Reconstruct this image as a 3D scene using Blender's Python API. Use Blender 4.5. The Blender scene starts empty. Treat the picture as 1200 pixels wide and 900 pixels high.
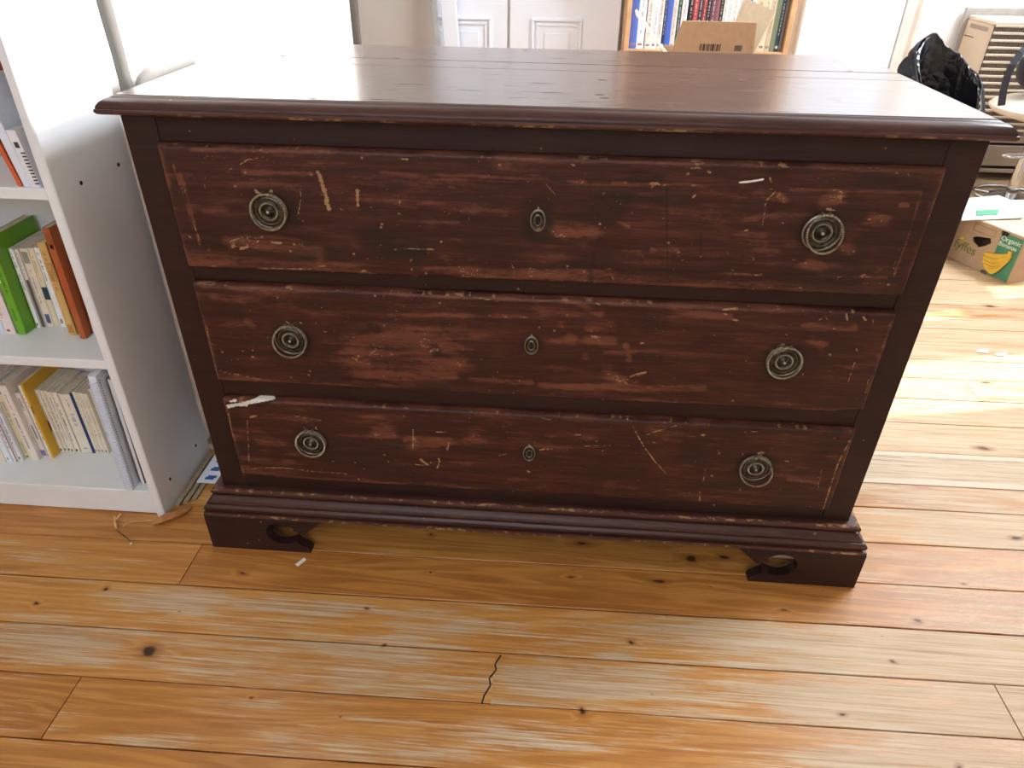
import bpy, bmesh, math, random
import numpy as np
from mathutils import Vector, Matrix, noise as mnoise
random.seed(7)
S = bpy.context.scene
C = S.collection
PI = math.pi

# ------------------------------------------------------------------ camera
cam_d = bpy.data.cameras.new('camera'); cam = bpy.data.objects.new('camera', cam_d); C.objects.link(cam)
cam_d.sensor_fit = 'HORIZONTAL'; cam_d.sensor_width = 36.0; cam_d.lens = 826.6 / 1200 * 36
cam_d.clip_start = 0.02
R_ = Vector((0.99724, 0.07328, 0.01163)); U_ = Vector((-0.04984, 0.54549, 0.83663)); F_ = Vector((-0.05496, 0.83491, -0.54764))
mw = Matrix(((R_.x, U_.x, -F_.x, 0.6318), (R_.y, U_.y, -F_.y, -1.0073), (R_.z, U_.z, -F_.z, 1.0687), (0, 0, 0, 1)))
cam.matrix_world = mw
S.camera = cam

# ------------------------------------------------------------------ view, world, sun, window daylight
S.view_settings.view_transform = 'Standard'; S.view_settings.look = 'None'
S.view_settings.gamma = 1.0; S.view_settings.use_curve_mapping = False
S.view_settings.exposure = 0.0
S.cycles.use_denoising = True
S.cycles.max_bounces = 8; S.cycles.diffuse_bounces = 5; S.cycles.glossy_bounces = 4
S.cycles.caustics_reflective = False; S.cycles.caustics_refractive = False
S.cycles.sample_clamp_indirect = 6.0
w = bpy.data.worlds.new('daylight'); S.world = w; w.use_nodes = True
bg = w.node_tree.nodes['Background']; bg.inputs[0].default_value = (0.80, 0.90, 1.0, 1); bg.inputs[1].default_value = 1.6

SUN_AZ, SUN_TAN = math.radians(12), 0.45
sd = bpy.data.lights.new('sun', 'SUN'); sun = bpy.data.objects.new('sun', sd); C.objects.link(sun)
sd.energy = 13.0; sd.angle = math.radians(0.55); sd.color = (1.0, 0.96, 0.90)
to_sun = Vector((1.0, math.tan(SUN_AZ), SUN_TAN)).normalized()
sun.rotation_euler = to_sun.to_track_quat('Z', 'Y').to_euler(); sun.location = (9, 3, 4)

def window_light(name, loc, aim, sx, sy, power, col, spread):
    d = bpy.data.lights.new(name, 'AREA'); o = bpy.data.objects.new(name, d); C.objects.link(o)
    d.shape = 'RECTANGLE'; d.size = sx; d.size_y = sy; d.energy = power; d.color = col; d.spread = math.radians(spread)
    o.location = loc; o.rotation_euler = (Vector(loc) - Vector(aim)).to_track_quat('Z', 'Y').to_euler()
    return o
window_light('window_daylight_right', (3.5, 1.85, 2.85), (-0.4, 2.6, 1.3), 1.9, 0.7, 168, (0.86, 0.93, 1.0), 128)
window_light('window_daylight_front', (0.2, -3.2, 2.45), (0.4, -0.2, 0.0), 2.2, 1.5, 44, (0.84, 0.92, 1.0), 180)

# ------------------------------------------------------------------ node helper
def lin(c):
    c = [x / 255.0 for x in c[:3]]
    return tuple((x / 12.92 if x <= 0.04045 else ((x + 0.055) / 1.055) ** 2.4) for x in c)
class G:
    def __init__(s, name):
        s.m = bpy.data.materials.new(name); s.m.use_nodes = True
        s.t = s.m.node_tree; s.p = s.t.nodes['Principled BSDF']
    def n(s, typ, **kw):
        o = s.t.nodes.new(typ)
        for k, v in kw.items(): setattr(o, k, v)
        return o
    def put(s, sock, v):
        if hasattr(v, 'is_output'): s.t.links.new(v, sock)
        elif isinstance(v, (tuple, list)):
            v = tuple(v)
            if len(sock.default_value) == 4 and len(v) == 3: v = v + (1,)
            sock.default_value = v
        else: sock.default_value = v
    def math(s, op, a, b=0.0, c=0.0, clamp=False):
        o = s.n('ShaderNodeMath', operation=op, use_clamp=clamp)
        for i, v in enumerate((a, b, c)): s.put(o.inputs[i], v)
        return o.outputs[0]
    def vm(s, op, a, b=(0, 0, 0), c=(0, 0, 0)):
        o = s.n('ShaderNodeVectorMath', operation=op)
        s.put(o.inputs[0], a); s.put(o.inputs[1], b)
        if op == 'MULTIPLY_ADD': s.put(o.inputs[2], c)
        return o.outputs['Value'] if op in ('LENGTH', 'DOT_PRODUCT', 'DISTANCE') else o.outputs[0]
    def mix(s, f, a, b, blend='MIX'):
        o = s.n('ShaderNodeMix', data_type='RGBA', blend_type=blend)
        s.put(o.inputs[0], f); s.put(o.inputs[6], a); s.put(o.inputs[7], b)
        return o.outputs[2]
    def noise(s, vec, scale=1.0, detail=3.0, rough=0.55, dist=0.0):
        o = s.n('ShaderNodeTexNoise')
        if vec is not None: s.put(o.inputs['Vector'], vec)
        o.inputs['Scale'].default_value = scale; o.inputs['Detail'].default_value = detail
        o.inputs['Roughness'].default_value = rough; o.inputs['Distortion'].default_value = dist
        return o.outputs[0]
    def step(s, v, lo, hi, a=0.0, b=1.0):
        o = s.n('ShaderNodeMapRange', interpolation_type='SMOOTHSTEP')
        s.put(o.inputs[0], v)
        for i, q in enumerate((lo, hi, a, b)): s.put(o.inputs[1 + i], q)
        return o.outputs[0]
    def ramp(s, f, stops):
        o = s.n('ShaderNodeValToRGB'); s.put(o.inputs[0], f)
        e = o.color_ramp.elements
        while len(e) < len(stops): e.new(0.5)
        for q, (pos, col) in zip(e, stops): q.position = pos; q.color = tuple(col) + (1,)
        return o.outputs[0]
    def attr(s, name): return s.n('ShaderNodeAttribute', attribute_name=name)
    def pos(s): return s.n('ShaderNodeNewGeometry').outputs['Position']
    def obj(s): return s.n('ShaderNodeTexCoord').outputs['Object']
    def rnd(s): return s.n('ShaderNodeObjectInfo').outputs['Random']
    def bump(s, h, strength=0.3, dist=0.002):
        o = s.n('ShaderNodeBump'); o.inputs['Strength'].default_value = strength; o.inputs['Distance'].default_value = dist
        s.put(o.inputs['Height'], h); s.t.links.new(o.outputs[0], s.p.inputs['Normal'])
    def out(s, col=None, rough=None, metal=None, **kw):
        if col is not None: s.put(s.p.inputs['Base Color'], col)
        if rough is not None: s.put(s.p.inputs['Roughness'], rough)
        if metal is not None: s.put(s.p.inputs['Metallic'], metal)
        for k, v in kw.items(): s.put(s.p.inputs[k], v)
        return s.m
_cache = {}
def plain(name, rgb, rough=0.5, metal=0.0, var=0.10, scale=18, bump=0.0, **kw):
    """one-colour procedural material: slight noise in the colour and the gloss"""
    key = (name, tuple(rgb))
    if key in _cache: return _cache[key]
    g = G(name); c = lin(rgb)
    nz = g.noise(g.obj(), scale, 4, 0.6)
    f = g.step(nz, 0.3, 0.7)
    col = g.mix(f, tuple(x * (1 - var) for x in c), tuple(min(1, x * (1 + var)) for x in c))
    r = g.math('ADD', rough - 0.04, g.math('MULTIPLY', nz, 0.08))
    if bump: g.bump(g.noise(g.obj(), scale * 6, 5, 0.7), bump, 0.001)
    _cache[key] = g.out(col, r, metal, **kw)
    return _cache[key]

# ------------------------------------------------------------------ mesh helpers
def new_bm(): return bmesh.new()
def bx(bm, x0, x1, y0, y1, z0, z1, bevel=0.0, seg=1, mat=None):
    vs = [bm.verts.new((x, y, z)) for x in (x0, x1) for y in (y0, y1) for z in (z0, z1)]
    q = [(0, 1, 3, 2), (4, 6, 7, 5), (0, 4, 5, 1), (2, 3, 7, 6), (0, 2, 6, 4), (1, 5, 7, 3)]
    fs = [bm.faces.new([vs[i] for i in f]) for f in q]
    if mat is not None: bmesh.ops.transform(bm, matrix=mat, verts=vs)
    if bevel > 0:
        es = list({e for f in fs for e in f.edges})
        bmesh.ops.bevel(bm, geom=es, offset=bevel, segments=seg, profile=0.5, affect='EDGES')
    return bm
def lathe(bm, prof, n=48, axis='z', center=(0, 0, 0), sx=1.0, sy=1.0):
    rings = []
    for r, h in prof:
        ring = []
        for k in range(n):
            a = 2 * PI * k / n; u, v = r * math.cos(a) * sx, r * math.sin(a) * sy
            p = {'z': (u, v, h), 'y': (u, h, v), 'x': (h, u, v)}[axis]
            ring.append(bm.verts.new([p[i] + center[i] for i in range(3)]))
        rings.append(ring)
    for a, b in zip(rings, rings[1:]):
        for k in range(n): bm.faces.new((a[k], a[(k + 1) % n], b[(k + 1) % n], b[k]))
    for ring, (r, h) in ((rings[0], prof[0]), (rings[-1], prof[-1])):
        if r > 1e-6: bm.faces.new(ring)
    return bm
def tube(bm, pts, rad, n=8, cap=True):
    pts = [Vector(p) for p in pts]; rings = []; up = Vector((0, 0, 1))
    for i, p in enumerate(pts):
        d = (pts[min(i + 1, len(pts) - 1)] - pts[max(i - 1, 0)]).normalized()
        ref = up if abs(d.dot(up)) < 0.95 else Vector((1, 0, 0))
        a = d.cross(ref).normalized(); b = a.cross(d).normalized()
        r = rad[i] if isinstance(rad, (list, tuple)) else rad
        rings.append([bm.verts.new(p + a * (r * math.cos(2 * PI * k / n)) + b * (r * math.sin(2 * PI * k / n))) for k in range(n)])
    for a, b in zip(rings, rings[1:]):
        for k in range(n): bm.faces.new((a[k], a[(k + 1) % n], b[(k + 1) % n], b[k]))
    if cap: bm.faces.new(rings[0]); bm.faces.new(rings[-1])
    return bm
def torus(bm, R, r, n=48, m=10, center=(0, 0, 0), mat=None, bead=0.0, beads=0, sx=1.0, sz=1.0):
    vs = []
    for i in range(n):
        a = 2 * PI * i / n; rr = r * (1 + (bead * math.cos(a * beads) if beads else 0)); row = []
        for j in range(m):
            b = 2 * PI * j / m; q = R + rr * math.cos(b)
            row.append(Vector((q * math.cos(a) * sx, rr * math.sin(b), q * math.sin(a) * sz)))
        vs.append(row)
    M = mat or Matrix.Identity(4)
    vs = [[bm.verts.new((M @ p) + Vector(center)) for p in row] for row in vs]
    for i in range(n):
        for j in range(m):
            bm.faces.new((vs[i][j], vs[(i + 1) % n][j], vs[(i + 1) % n][(j + 1) % m], vs[i][(j + 1) % m]))
    return bm
def prism(bm, pts, h, axis='y', base=0.0, bevel=0.0):
    """extrude a 2-D outline; axis is the extrusion direction"""
    def P(u, v, t): return {'y': (u, t, v), 'z': (u, v, t), 'x': (t, u, v)}[axis]
    a = [bm.verts.new(P(u, v, base)) for u, v in pts]; b = [bm.verts.new(P(u, v, base + h)) for u, v in pts]
    n = len(pts); fs = [bm.faces.new(a), bm.faces.new(b[::-1])]
    for i in range(n): fs.append(bm.faces.new((a[i], b[i], b[(i + 1) % n], a[(i + 1) % n])))
    if bevel:
        es = list({e for f in fs[:2] for e in f.edges})
        bmesh.ops.bevel(bm, geom=es, offset=bevel, segments=1, affect='EDGES')
    return bm
def sheet(bm, pts, th=0.0006):
    """thin quad sheet from four corner points, with thickness downwards/backwards along its normal"""
    p = [Vector(q) for q in pts]; nrm = (p[1] - p[0]).cross(p[2] - p[0]).normalized() * th
    a = [bm.verts.new(q) for q in p]; b = [bm.verts.new(q - nrm) for q in p]; n = len(p)
    bm.faces.new(a); bm.faces.new(b[::-1])
    for i in range(n): bm.faces.new((a[i], b[i], b[(i + 1) % n], a[(i + 1) % n]))
    return bm
def wloc(o):
    v = Vector((0, 0, 0))
    while o is not None: v = v + o.location; o = o.parent
    return v
def obj(name, bm, mat, parent=None, world=True, smooth=0.0, loc=None, kind=None):
    """link bm as ONE mesh object; world=True: bm is in world space and gets moved into the parent's frame"""
    bmesh.ops.recalc_face_normals(bm, faces=bm.faces)
    me = bpy.data.meshes.new(name); 
    off = wloc(parent) if (parent and world) else Vector((0, 0, 0))
    if loc is not None and world: off = off + (Vector(loc) - off)
    if off.length: bmesh.ops.translate(bm, verts=bm.verts, vec=-off)
    bm.to_mesh(me); bm.free()
    if mat: 
        for mm in (mat if isinstance(mat, (list, tuple)) else [mat]): me.materials.append(mm)
    if smooth:
        me.shade_smooth(); me.set_sharp_from_angle(angle=math.radians(smooth))
    o = bpy.data.objects.new(name, me); C.objects.link(o)
    if parent: o.parent = parent
    if loc is not None: o.location = Vector(loc) - (wloc(parent) if parent else Vector((0, 0, 0)))
    if kind: o['kind'] = kind
    return o
def tag(o, label, cat, group=None):
    o['label'] = label; o['category'] = cat
    if group: o['group'] = group
    return o
def thing(name, label, cat, loc=(0, 0, 0), rz=0.0, group=None):
    o = bpy.data.objects.new(name, None); C.objects.link(o); o.empty_display_size = 0.05
    o.location = loc; o.rotation_euler = (0, 0, rz)
    return tag(o, label, cat, group)
def struct(name, bm, mat, parent=None, **kw):
    o = obj(name, bm, mat, parent, **kw)
    if parent is None: o['kind'] = 'structure'
    return o
# ================================================================== materials
def wall_paint(name, rgb, bump=0.15):
    g = G(name); c = lin(rgb); p = g.pos()
    nz = g.noise(p, 2.2, 5, 0.6)
    col = g.mix(g.step(nz, 0.3, 0.75), tuple(x * 0.96 for x in c), c)
    g.bump(g.noise(p, 60, 4, 0.6), bump, 0.002)
    return g.out(col, 0.75)
WHITE_WALL = wall_paint('white_wall_paint', (238, 236, 232))
CEIL = wall_paint('ceiling_paint', (240, 238, 234))
WHITE_PAINT = plain('white_gloss_paint', (232, 237, 245), 0.38, var=0.02, scale=6)
SHELF_WHITE = plain('white_melamine', (229, 230, 231), 0.42, var=0.02, scale=8)
GREYBEIGE = plain('taupe_painted_wood', (88, 80, 73), 0.5, var=0.08)
DARK = plain('dark_gap', (26, 22, 20), 0.8)

KNOTS = [(a_, b_, c_ * (.8 if c_ > .012 else .55), d_ * (.8 if c_ > .012 else .62)) for a_, b_, c_, d_ in [(-0.042, -0.282, .017, .013), (-0.192, -0.157, .007, .006), (0.312, -0.161, .008, .005), (0.798, -0.196, .009, .006), (0.71, -0.334, .009, .009),
 (1.251, -0.197, .007, .005), (1.328, -0.104, .011, .008), (0.931, 0.013, .014, .010), (0.997, 0.023, .014, .008), (0.709, 0.039, .014, .006),
 (0.458, 0.057, .008, .006), (0.367, 0.059, .008, .006), (0.4, 0.037, .006, .005), (0.416, -0.066, .006, .003), (1.452, -0.007, .007, .006), (1.089, -0.101, .012, .005),
 (1.131, -0.306, .012, .004), (0.361, -0.237, .006, .003), (0.168, -0.354, .005, .003), (1.75, 0.30, .02, .007), (1.70, 0.44, .02, .008), (1.62, 0.13, .013, .006), (-.30, -.2, .008, .006),
 (1.85, .75, .02, .006), (2.1, 1.25, .02, .01), (0.69, -.055, .012, .004), (0.86, -.05, .02, .006), (1.28, -.38, .008, .006), (0.05, -.10, .010, .004)]]
WORN = [(0.22, -0.168, .11, .018), (-0.225, -0.29, .12, .04), (0.25, -0.29, .25, .045), (0.75, -0.29, .35, .05), (1.25, -0.29, .35, .05), (1.10, -0.18, .22, .035),
 (1.36, -0.165, .10, .018), (0.96, -0.16, .07, .012), (0.55, -0.38, .20, .02), (-0.16, -0.42, .10, .03), (0.12, -0.38, .10, .03), (0.73, -0.37, .13, .02), (1.30, -.40, .25, .05),
 (-0.40, -0.09, .08, .03), (-.05, -.17, .07, .03), (1.6, .33, .8, .055), (1.5, -.16, .2, .05), (.38, -.43, .2, .03), (.02, -.43, .12, .02), (.45, -.19, .10, .02), (1.0, -.43, .2, .03)]
def floor_material(grey=False):
    g = G('grey_worn_floorboard' if grey else 'worn_varnished_floorboards'); p = g.pos(); r = g.rnd()
    off = g.n('ShaderNodeCombineXYZ'); g.put(off.inputs[0], g.math('MULTIPLY', r, 43.0)); g.put(off.inputs[1], g.math('MULTIPLY', r, 17.0)); g.put(off.inputs[2], g.math('MULTIPLY', r, 91.0))
    q = g.vm('ADD', p, off.outputs[0])
    wob = g.noise(g.vm('MULTIPLY', q, (3, 12, 1)), 1.0, 4, 0.6)
    # irregular outlines for knots and worn patches
    nt = g.n('ShaderNodeTexNoise'); g.put(nt.inputs['Vector'], g.vm('MULTIPLY', p, (10, 40, 1))); nt.inputs['Scale'].default_value = 1.6; nt.inputs['Detail'].default_value = 5
    qd = g.vm('MULTIPLY_ADD', g.vm('SUBTRACT', nt.outputs[1], (.5, .5, .5)), (0.05, 0.035, 0), p)
    qk = g.vm('MULTIPLY_ADD', g.vm('SUBTRACT', nt.outputs[1], (.5, .5, .5)), (0.022, 0.012, 0), p)
    def blobs(lst, src):
        acc = None
        for x, y, rx, ry in lst:
            v = g.vm('MULTIPLY_ADD', src, (1 / rx, 1 / ry, 0), (-x / rx, -y / ry, 0))
            l = g.vm('LENGTH', v)
            acc = l if acc is None else g.math('MINIMUM', acc, l)
        return acc
    kn = blobs(KNOTS, qk); wn = blobs(WORN, qd)
    # grain: the rings bend round the knots
    halo = g.step(kn, 0.8, 5.0, 1.0, 0.0)
    gv = g.vm('MULTIPLY', q, (0.55, 9.0, 1))
    rings = g.noise(gv, 1.3, 2, 0.5, 0.4)
    rg = g.math('SINE', g.math('MULTIPLY', g.math('ADD', rings, g.math('MULTIPLY', halo, 0.05)), 95.0))
    rg = g.step(rg, -0.4, 1.0)
    streak = g.noise(g.vm('MULTIPLY', q, (2.6, 30, 1)), 2.2, 8, 0.72)
    fine = g.noise(g.vm('MULTIPLY', q, (4, 300, 1)), 1.0, 3, 0.7)
    tone = g.math('ADD', g.math('ADD', g.math('MULTIPLY', streak, 0.50), g.math('MULTIPLY', fine, 0.26)), g.math('MULTIPLY', rg, 0.12))
    tone = g.math('ADD', tone, g.math('MULTIPLY', g.math('SUBTRACT', r, 0.5), 0.20))
    tone = g.math('ADD', tone, g.math('MULTIPLY', g.math('SUBTRACT', wob, 0.5), 0.25))
    orange = g.ramp(tone, [(0.22, (0.36, 0.135, 0.028)), (0.42, (0.53, 0.228, 0.052)), (0.58, (0.62, 0.300, 0.080)), (0.80, (0.66, 0.385, 0.140))])
    if grey: orange = g.ramp(tone, [(0.25, (0.20, 0.135, 0.085)), (0.5, (0.33, 0.24, 0.165)), (0.75, (0.45, 0.35, 0.26))])
    pale = g.ramp(g.math('ADD', g.math('MULTIPLY', fine, 0.75), g.math('MULTIPLY', streak, 0.25)), [(0.34, (0.36, 0.215, 0.105)), (0.47, (0.52, 0.375, 0.225)), (0.62, (0.66, 0.53, 0.38))])
    sx = g.n('ShaderNodeSeparateXYZ'); g.put(sx.inputs[0], p)
    patch = g.noise(g.vm('MULTIPLY', q, (1.6, 9, 1)), 1.9, 6, 0.65)
    wm = g.math('ADD', g.math('MULTIPLY', patch, 0.9), g.math('MULTIPLY', g.math('SUBTRACT', fine, 0.5), 0.60))
    wm = g.math('ADD', wm, g.math('MULTIPLY', g.math('SUBTRACT', streak, 0.5), 0.65))
    wm = g.math('ADD', wm, g.step(wn, 0.0, 2.3, 0.24, 0.0))
    wm = g.math('ADD', wm, g.math('MULTIPLY', g.math('SUBTRACT', r, 0.5), 0.22))
    # right of the chest: sanded pale, plus sun brightness painted into the colour
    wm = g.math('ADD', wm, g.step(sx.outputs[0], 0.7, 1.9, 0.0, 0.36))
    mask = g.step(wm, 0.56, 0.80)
    col = g.mix(g.math('MULTIPLY', mask, 0.85), orange, pale)
    # scratches and dirt specks
    sp = g.n('ShaderNodeTexVoronoi'); g.put(sp.inputs['Vector'], g.vm('MULTIPLY', qk, (26, 60, 1))); sp.inputs['Scale'].default_value = 1.0
    spd = g.math('MULTIPLY', g.step(sp.outputs[0], 0.03, 0.11, 1.0, 0.0), g.step(g.noise(g.vm('MULTIPLY', p, (9, 17, 1)), 1.0, 2), 0.58, 0.62))
    col = g.mix(g.math('MULTIPLY', spd, 0.7), col, (0.05, 0.028, 0.014))
    sc = g.noise(g.vm('MULTIPLY', g.vm('ADD', q, (3, 7, 1)), (7, 160, 1)), 1.0, 3, 0.5)
    col = g.mix(g.math('MULTIPLY', g.step(sc, 0.68, 0.74), 0.35), col, (0.70, 0.60, 0.45))
    kd = g.step(kn, 0.45, 1.15, 1.0, 0.0); kh = g.step(kn, 0.9, 2.6, 0.55, 0.0)
    col = g.mix(kh, col, (0.26, 0.085, 0.022)); col = g.mix(g.math('MULTIPLY', kd, 0.92), col, (0.030, 0.013, 0.007))
    if grey:
        ye = g.math('ADD', g.math('SUBTRACT', sx.outputs[1], g.math('MULTIPLY', sx.outputs[0], 0.008)), g.math('ADD', g.math('MULTIPLY', g.math('SUBTRACT', patch, 0.5), 0.04), g.math('MULTIPLY', g.math('SUBTRACT', wob, 0.5), 0.02)))
        rg_ = g.math('MAXIMUM', g.step(ye, 0.288, 0.294, 1.0, 0.0), g.step(ye, 0.376, 0.380, 0.0, 1.0))
        col = g.mix(g.math('MULTIPLY', rg_, 0.9), col, (0.62, 0.50, 0.37))
    g.bump(g.math('ADD', g.math('MULTIPLY', fine, 0.5), g.math('ADD', g.math('MULTIPLY', streak, 0.6), g.math('MULTIPLY', kd, -1.0))), 0.25, 0.0015)
    rough = g.math('ADD', 0.34, g.math('MULTIPLY', mask, 0.22))
    return g.out(col, rough)
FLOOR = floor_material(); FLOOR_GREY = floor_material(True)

def chest_material(name, dark, mid, red, scale=(3, 40, 40), specks=0.5, rough=0.40, wear=False, gloss_top=False):
    """old stained wood; float attribute 'edge' = exposed arris, colour attribute 'wear' = (bare, rubbed, grime, paint)"""
    g = G(name); p = g.pos()
    st = g.noise(g.vm('MULTIPLY', p, scale), 1.6, 7, 0.66)
    hair = g.noise(g.vm('MULTIPLY', p, (20, 330, 330)), 1.0, 4, 0.75)
    big = g.noise(p, 7.0, 4, 0.6)
    tone = g.math('ADD', g.math('MULTIPLY', st, 0.36), g.math('ADD', g.math('MULTIPLY', big, 0.22), g.math('MULTIPLY', hair, 0.42)))
    col = g.ramp(tone, [(0.35, dark), (0.51, mid), (0.68, red)])
    fn = g.noise(g.vm('MULTIPLY', p, (110, 330, 330)), 1.0, 4, 0.7)
    fs = g.noise(p, 260, 3, 0.6)
    chip = g.noise(g.vm('MULTIPLY', p, (70, 110, 110)), 1.0, 5, 0.62)
    tan = g.mix(fs, (0.26, 0.120, 0.050), (0.50, 0.31, 0.15))
    rough_v = g.math('ADD', rough, g.math('MULTIPLY', g.math('SUBTRACT', st, 0.5), 0.25))
    height = g.math('ADD', g.math('MULTIPLY', st, 0.5), g.math('MULTIPLY', fn, 0.3))
    # random pin-prick chips
    vo = g.n('ShaderNodeTexVoronoi'); g.put(vo.inputs['Vector'], p); vo.inputs['Scale'].default_value = 48
    dots = g.math('MULTIPLY', g.step(vo.outputs[0], 0.06, 0.13, 1.0, 0.0), g.step(g.noise(p, 23, 2), 0.60 - 0.06 * specks, 0.64))
    ed = g.attr('edge').outputs['Fac']
    em = g.math('MULTIPLY', g.step(ed, 0.55, 0.95), g.step(g.math('ADD', chip, g.math('MULTIPLY', big, 0.55)), 0.80, 0.92))
    er = g.math('MULTIPLY', g.step(ed, 0.2, 0.9), 0.55)
    if wear:
        a = g.attr('wear'); s = g.n('ShaderNodeSeparateColor'); g.put(s.inputs[0], a.outputs['Color'])
        bare, rub, grime, white = s.outputs[0], s.outputs[1], s.outputs[2], a.outputs['Alpha']
        jit = g.math('MULTIPLY', g.math('SUBTRACT', fn, 0.5), 1.8)
        rubm = g.step(g.math('ADD', rub, g.math('ADD', g.math('MULTIPLY', g.math('SUBTRACT', st, 0.5), 1.5), g.math('MULTIPLY', jit, 0.55))), 0.22, 0.80)
        rubc = g.ramp(st, [(0.30, tuple(x * 1.0 for x in red)), (0.70, (0.185, 0.066, 0.036))])
        col = g.mix(g.math('MULTIPLY', rubm, 0.80), col, rubc)
        grm = g.step(g.math('ADD', grime, g.math('MULTIPLY', jit, 0.4)), 0.3, 0.85)
        col = g.mix(g.math('MULTIPLY', grm, 0.72), col, (0.012, 0.008, 0.006))
        bm_ = g.step(g.math('ADD', bare, g.math('MULTIPLY', jit, 0.85)), 0.50, 0.95)
        wm_ = g.step(white, 0.45, 0.6)
        col = g.mix(er, col, red)
        col = g.mix(g.math('MAXIMUM', em, g.math('MULTIPLY', dots, 0.75)), col, tan)
        col = g.mix(g.math('MULTIPLY', bm_, 0.85), col, tan)
        col = g.mix(wm_, col, (0.72, 0.66, 0.58))
        rough_v = g.math('ADD', rough_v, g.math('MULTIPLY', bm_, 0.25))
        height = g.math('SUBTRACT', height, g.math('MULTIPLY', bm_, 0.9))
    else:
        col = g.mix(er, col, red)
        col = g.mix(g.math('MAXIMUM', em, g.math('MULTIPLY', dots, 0.7)), col, tan)
    g.bump(height, 0.35, 0.0012)
    return g.out(col, rough_v, **{'Specular IOR Level': 0.28})
CARCASS = chest_material('dark_stained_carcass', (0.014, 0.0056, 0.0048), (0.026, 0.0098, 0.0080), (0.052, 0.0180, 0.0130), rough=0.44)
MOULD = chest_material('dark_stained_moulding', (0.027, 0.0110, 0.0086), (0.054, 0.0205, 0.0150), (0.105, 0.040, 0.027), rough=0.38, specks=0.2)
DRAWER = chest_material('worn_reddish_drawer_front', (0.016, 0.0055, 0.0038), (0.046, 0.0135, 0.0085), (0.112, 0.0335, 0.0180), rough=0.48, wear=True, specks=1.0)
def top_material():
    g = G('polished_scratched_chest_top'); p = g.pos()
    st = g.noise(g.vm('MULTIPLY', p, (3.5, 60, 10)), 1.4, 7, 0.66); big = g.noise(p, 5, 4, 0.6)
    col = g.ramp(g.math('ADD', g.math('MULTIPLY', st, 0.6), g.math('MULTIPLY', big, 0.4)), [(0.3, (0.085, 0.052, 0.042)), (0.55, (0.125, 0.078, 0.062)), (0.75, (0.175, 0.115, 0.092))])
    sc = g.noise(g.vm('MULTIPLY', p, (9, 190, 1)), 1.0, 3, 0.55)
    ml = g.math('MULTIPLY', g.step(sc, 0.64, 0.70), g.step(g.noise(p, 6, 2), 0.46, 0.56))
    col = g.mix(g.math('MULTIPLY', ml, 0.8), col, (0.010, 0.006, 0.005))
    vo = g.n('ShaderNodeTexVoronoi'); g.put(vo.inputs['Vector'], g.vm('MULTIPLY', p, (14, 40, 1))); vo.inputs['Scale'].default_value = 1.0
    dt = g.math('MULTIPLY', g.step(vo.outputs[0], 0.07, 0.15, 1.0, 0.0), g.step(g.noise(p, 15, 2), 0.56, 0.60))
    col = g.mix(g.math('MULTIPLY', dt, 0.85), col, (0.012, 0.007, 0.005))
    h = g.math('SUBTRACT', g.math('MULTIPLY', st, 0.8), g.math('MULTIPLY', g.math('MAXIMUM', ml, dt), 1.0))
    g.bump(h, 0.07, 0.0010)
    mk = g.math('MAXIMUM', ml, dt)
    return g.out(col, g.math('ADD', g.math('ADD', 0.16, g.math('MULTIPLY', st, 0.16)), g.math('MULTIPLY', mk, 0.5)), **{'Specular IOR Level': g.math('MULTIPLY', g.math('SUBTRACT', 1.0, mk), 0.55), 'Coat Weight': g.math('MULTIPLY', g.math('SUBTRACT', 1.0, mk), 0.25), 'Coat Roughness': 0.14})
TOP = top_material()
def brass_material():
    g = G('tarnished_brass'); p = g.pos()
    nz = g.noise(p, 130, 4, 0.6)
    geo = g.n('ShaderNodeNewGeometry')
    pt = g.step(geo.outputs['Pointiness'], 0.50, 0.60)
    col = g.mix(g.step(nz, 0.35, 0.7), (0.030, 0.024, 0.017), (0.10, 0.082, 0.058))
    col = g.mix(g.math('MULTIPLY', pt, 0.8), col, (0.50, 0.47, 0.40))
    return g.out(col, g.math('ADD', 0.30, g.math('MULTIPLY', nz, 0.2)), 0.9)
BRASS = brass_material()
BRASS_PALE = plain('worn_pale_brass', (172, 166, 148), 0.32, 0.9, var=0.25, scale=150)
CHROME = plain('chrome', (215, 218, 222), 0.08, 1.0, var=0.02)
CARD = plain('brown_cardboard', (176, 146, 116), 0.8, var=0.06, scale=40, bump=0.1)
CARD_DARK = plain('cardboard_inside', (96, 74, 56), 0.85)
PAGES = plain('book_pages', (206, 194, 174), 0.8, var=0.12, scale=60)
INK = plain('printed_ink', (52, 46, 46), 0.6)
OAKSHELF = plain('light_wood', (205, 160, 116), 0.5, var=0.12, scale=10)
PLASTIC_BAG = None

# ================================================================== the room
X0, X1, Y0, Y1, H = -2.4, 3.6, -3.5, 3.0, 3.35
bm = new_bm(); bx(bm, X0 - .1, X1 + .12, Y0 - .1, Y1 + .1, -0.10, -0.022); floor = struct('floor', bm, DARK)
rows = [-0.86, -0.755, -0.65, -0.548, -0.443, -0.333, -0.236, -0.131, -0.026, 0.085, 0.193, 0.277, 0.400, 0.525, 0.640, 0.750, 0.858, 0.966, 1.060, 1.143, 1.235, 1.338]
while rows[0] > Y0: rows.insert(0, rows[0] - 0.108)
while rows[-1] < Y1: rows.append(rows[-1] + 0.108)
ends = {-0.443: [-0.13, 1.9], -0.333: [0.56, 1.404], -0.236: [-1.2, 2.1], -0.131: [-0.06, 2.5], -0.026: [-0.9, 1.72], 0.085: [0.22, 2.2], 0.277: [-.6], -0.548: [0.50, 1.7]}
rng = random.Random(3)
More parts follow.
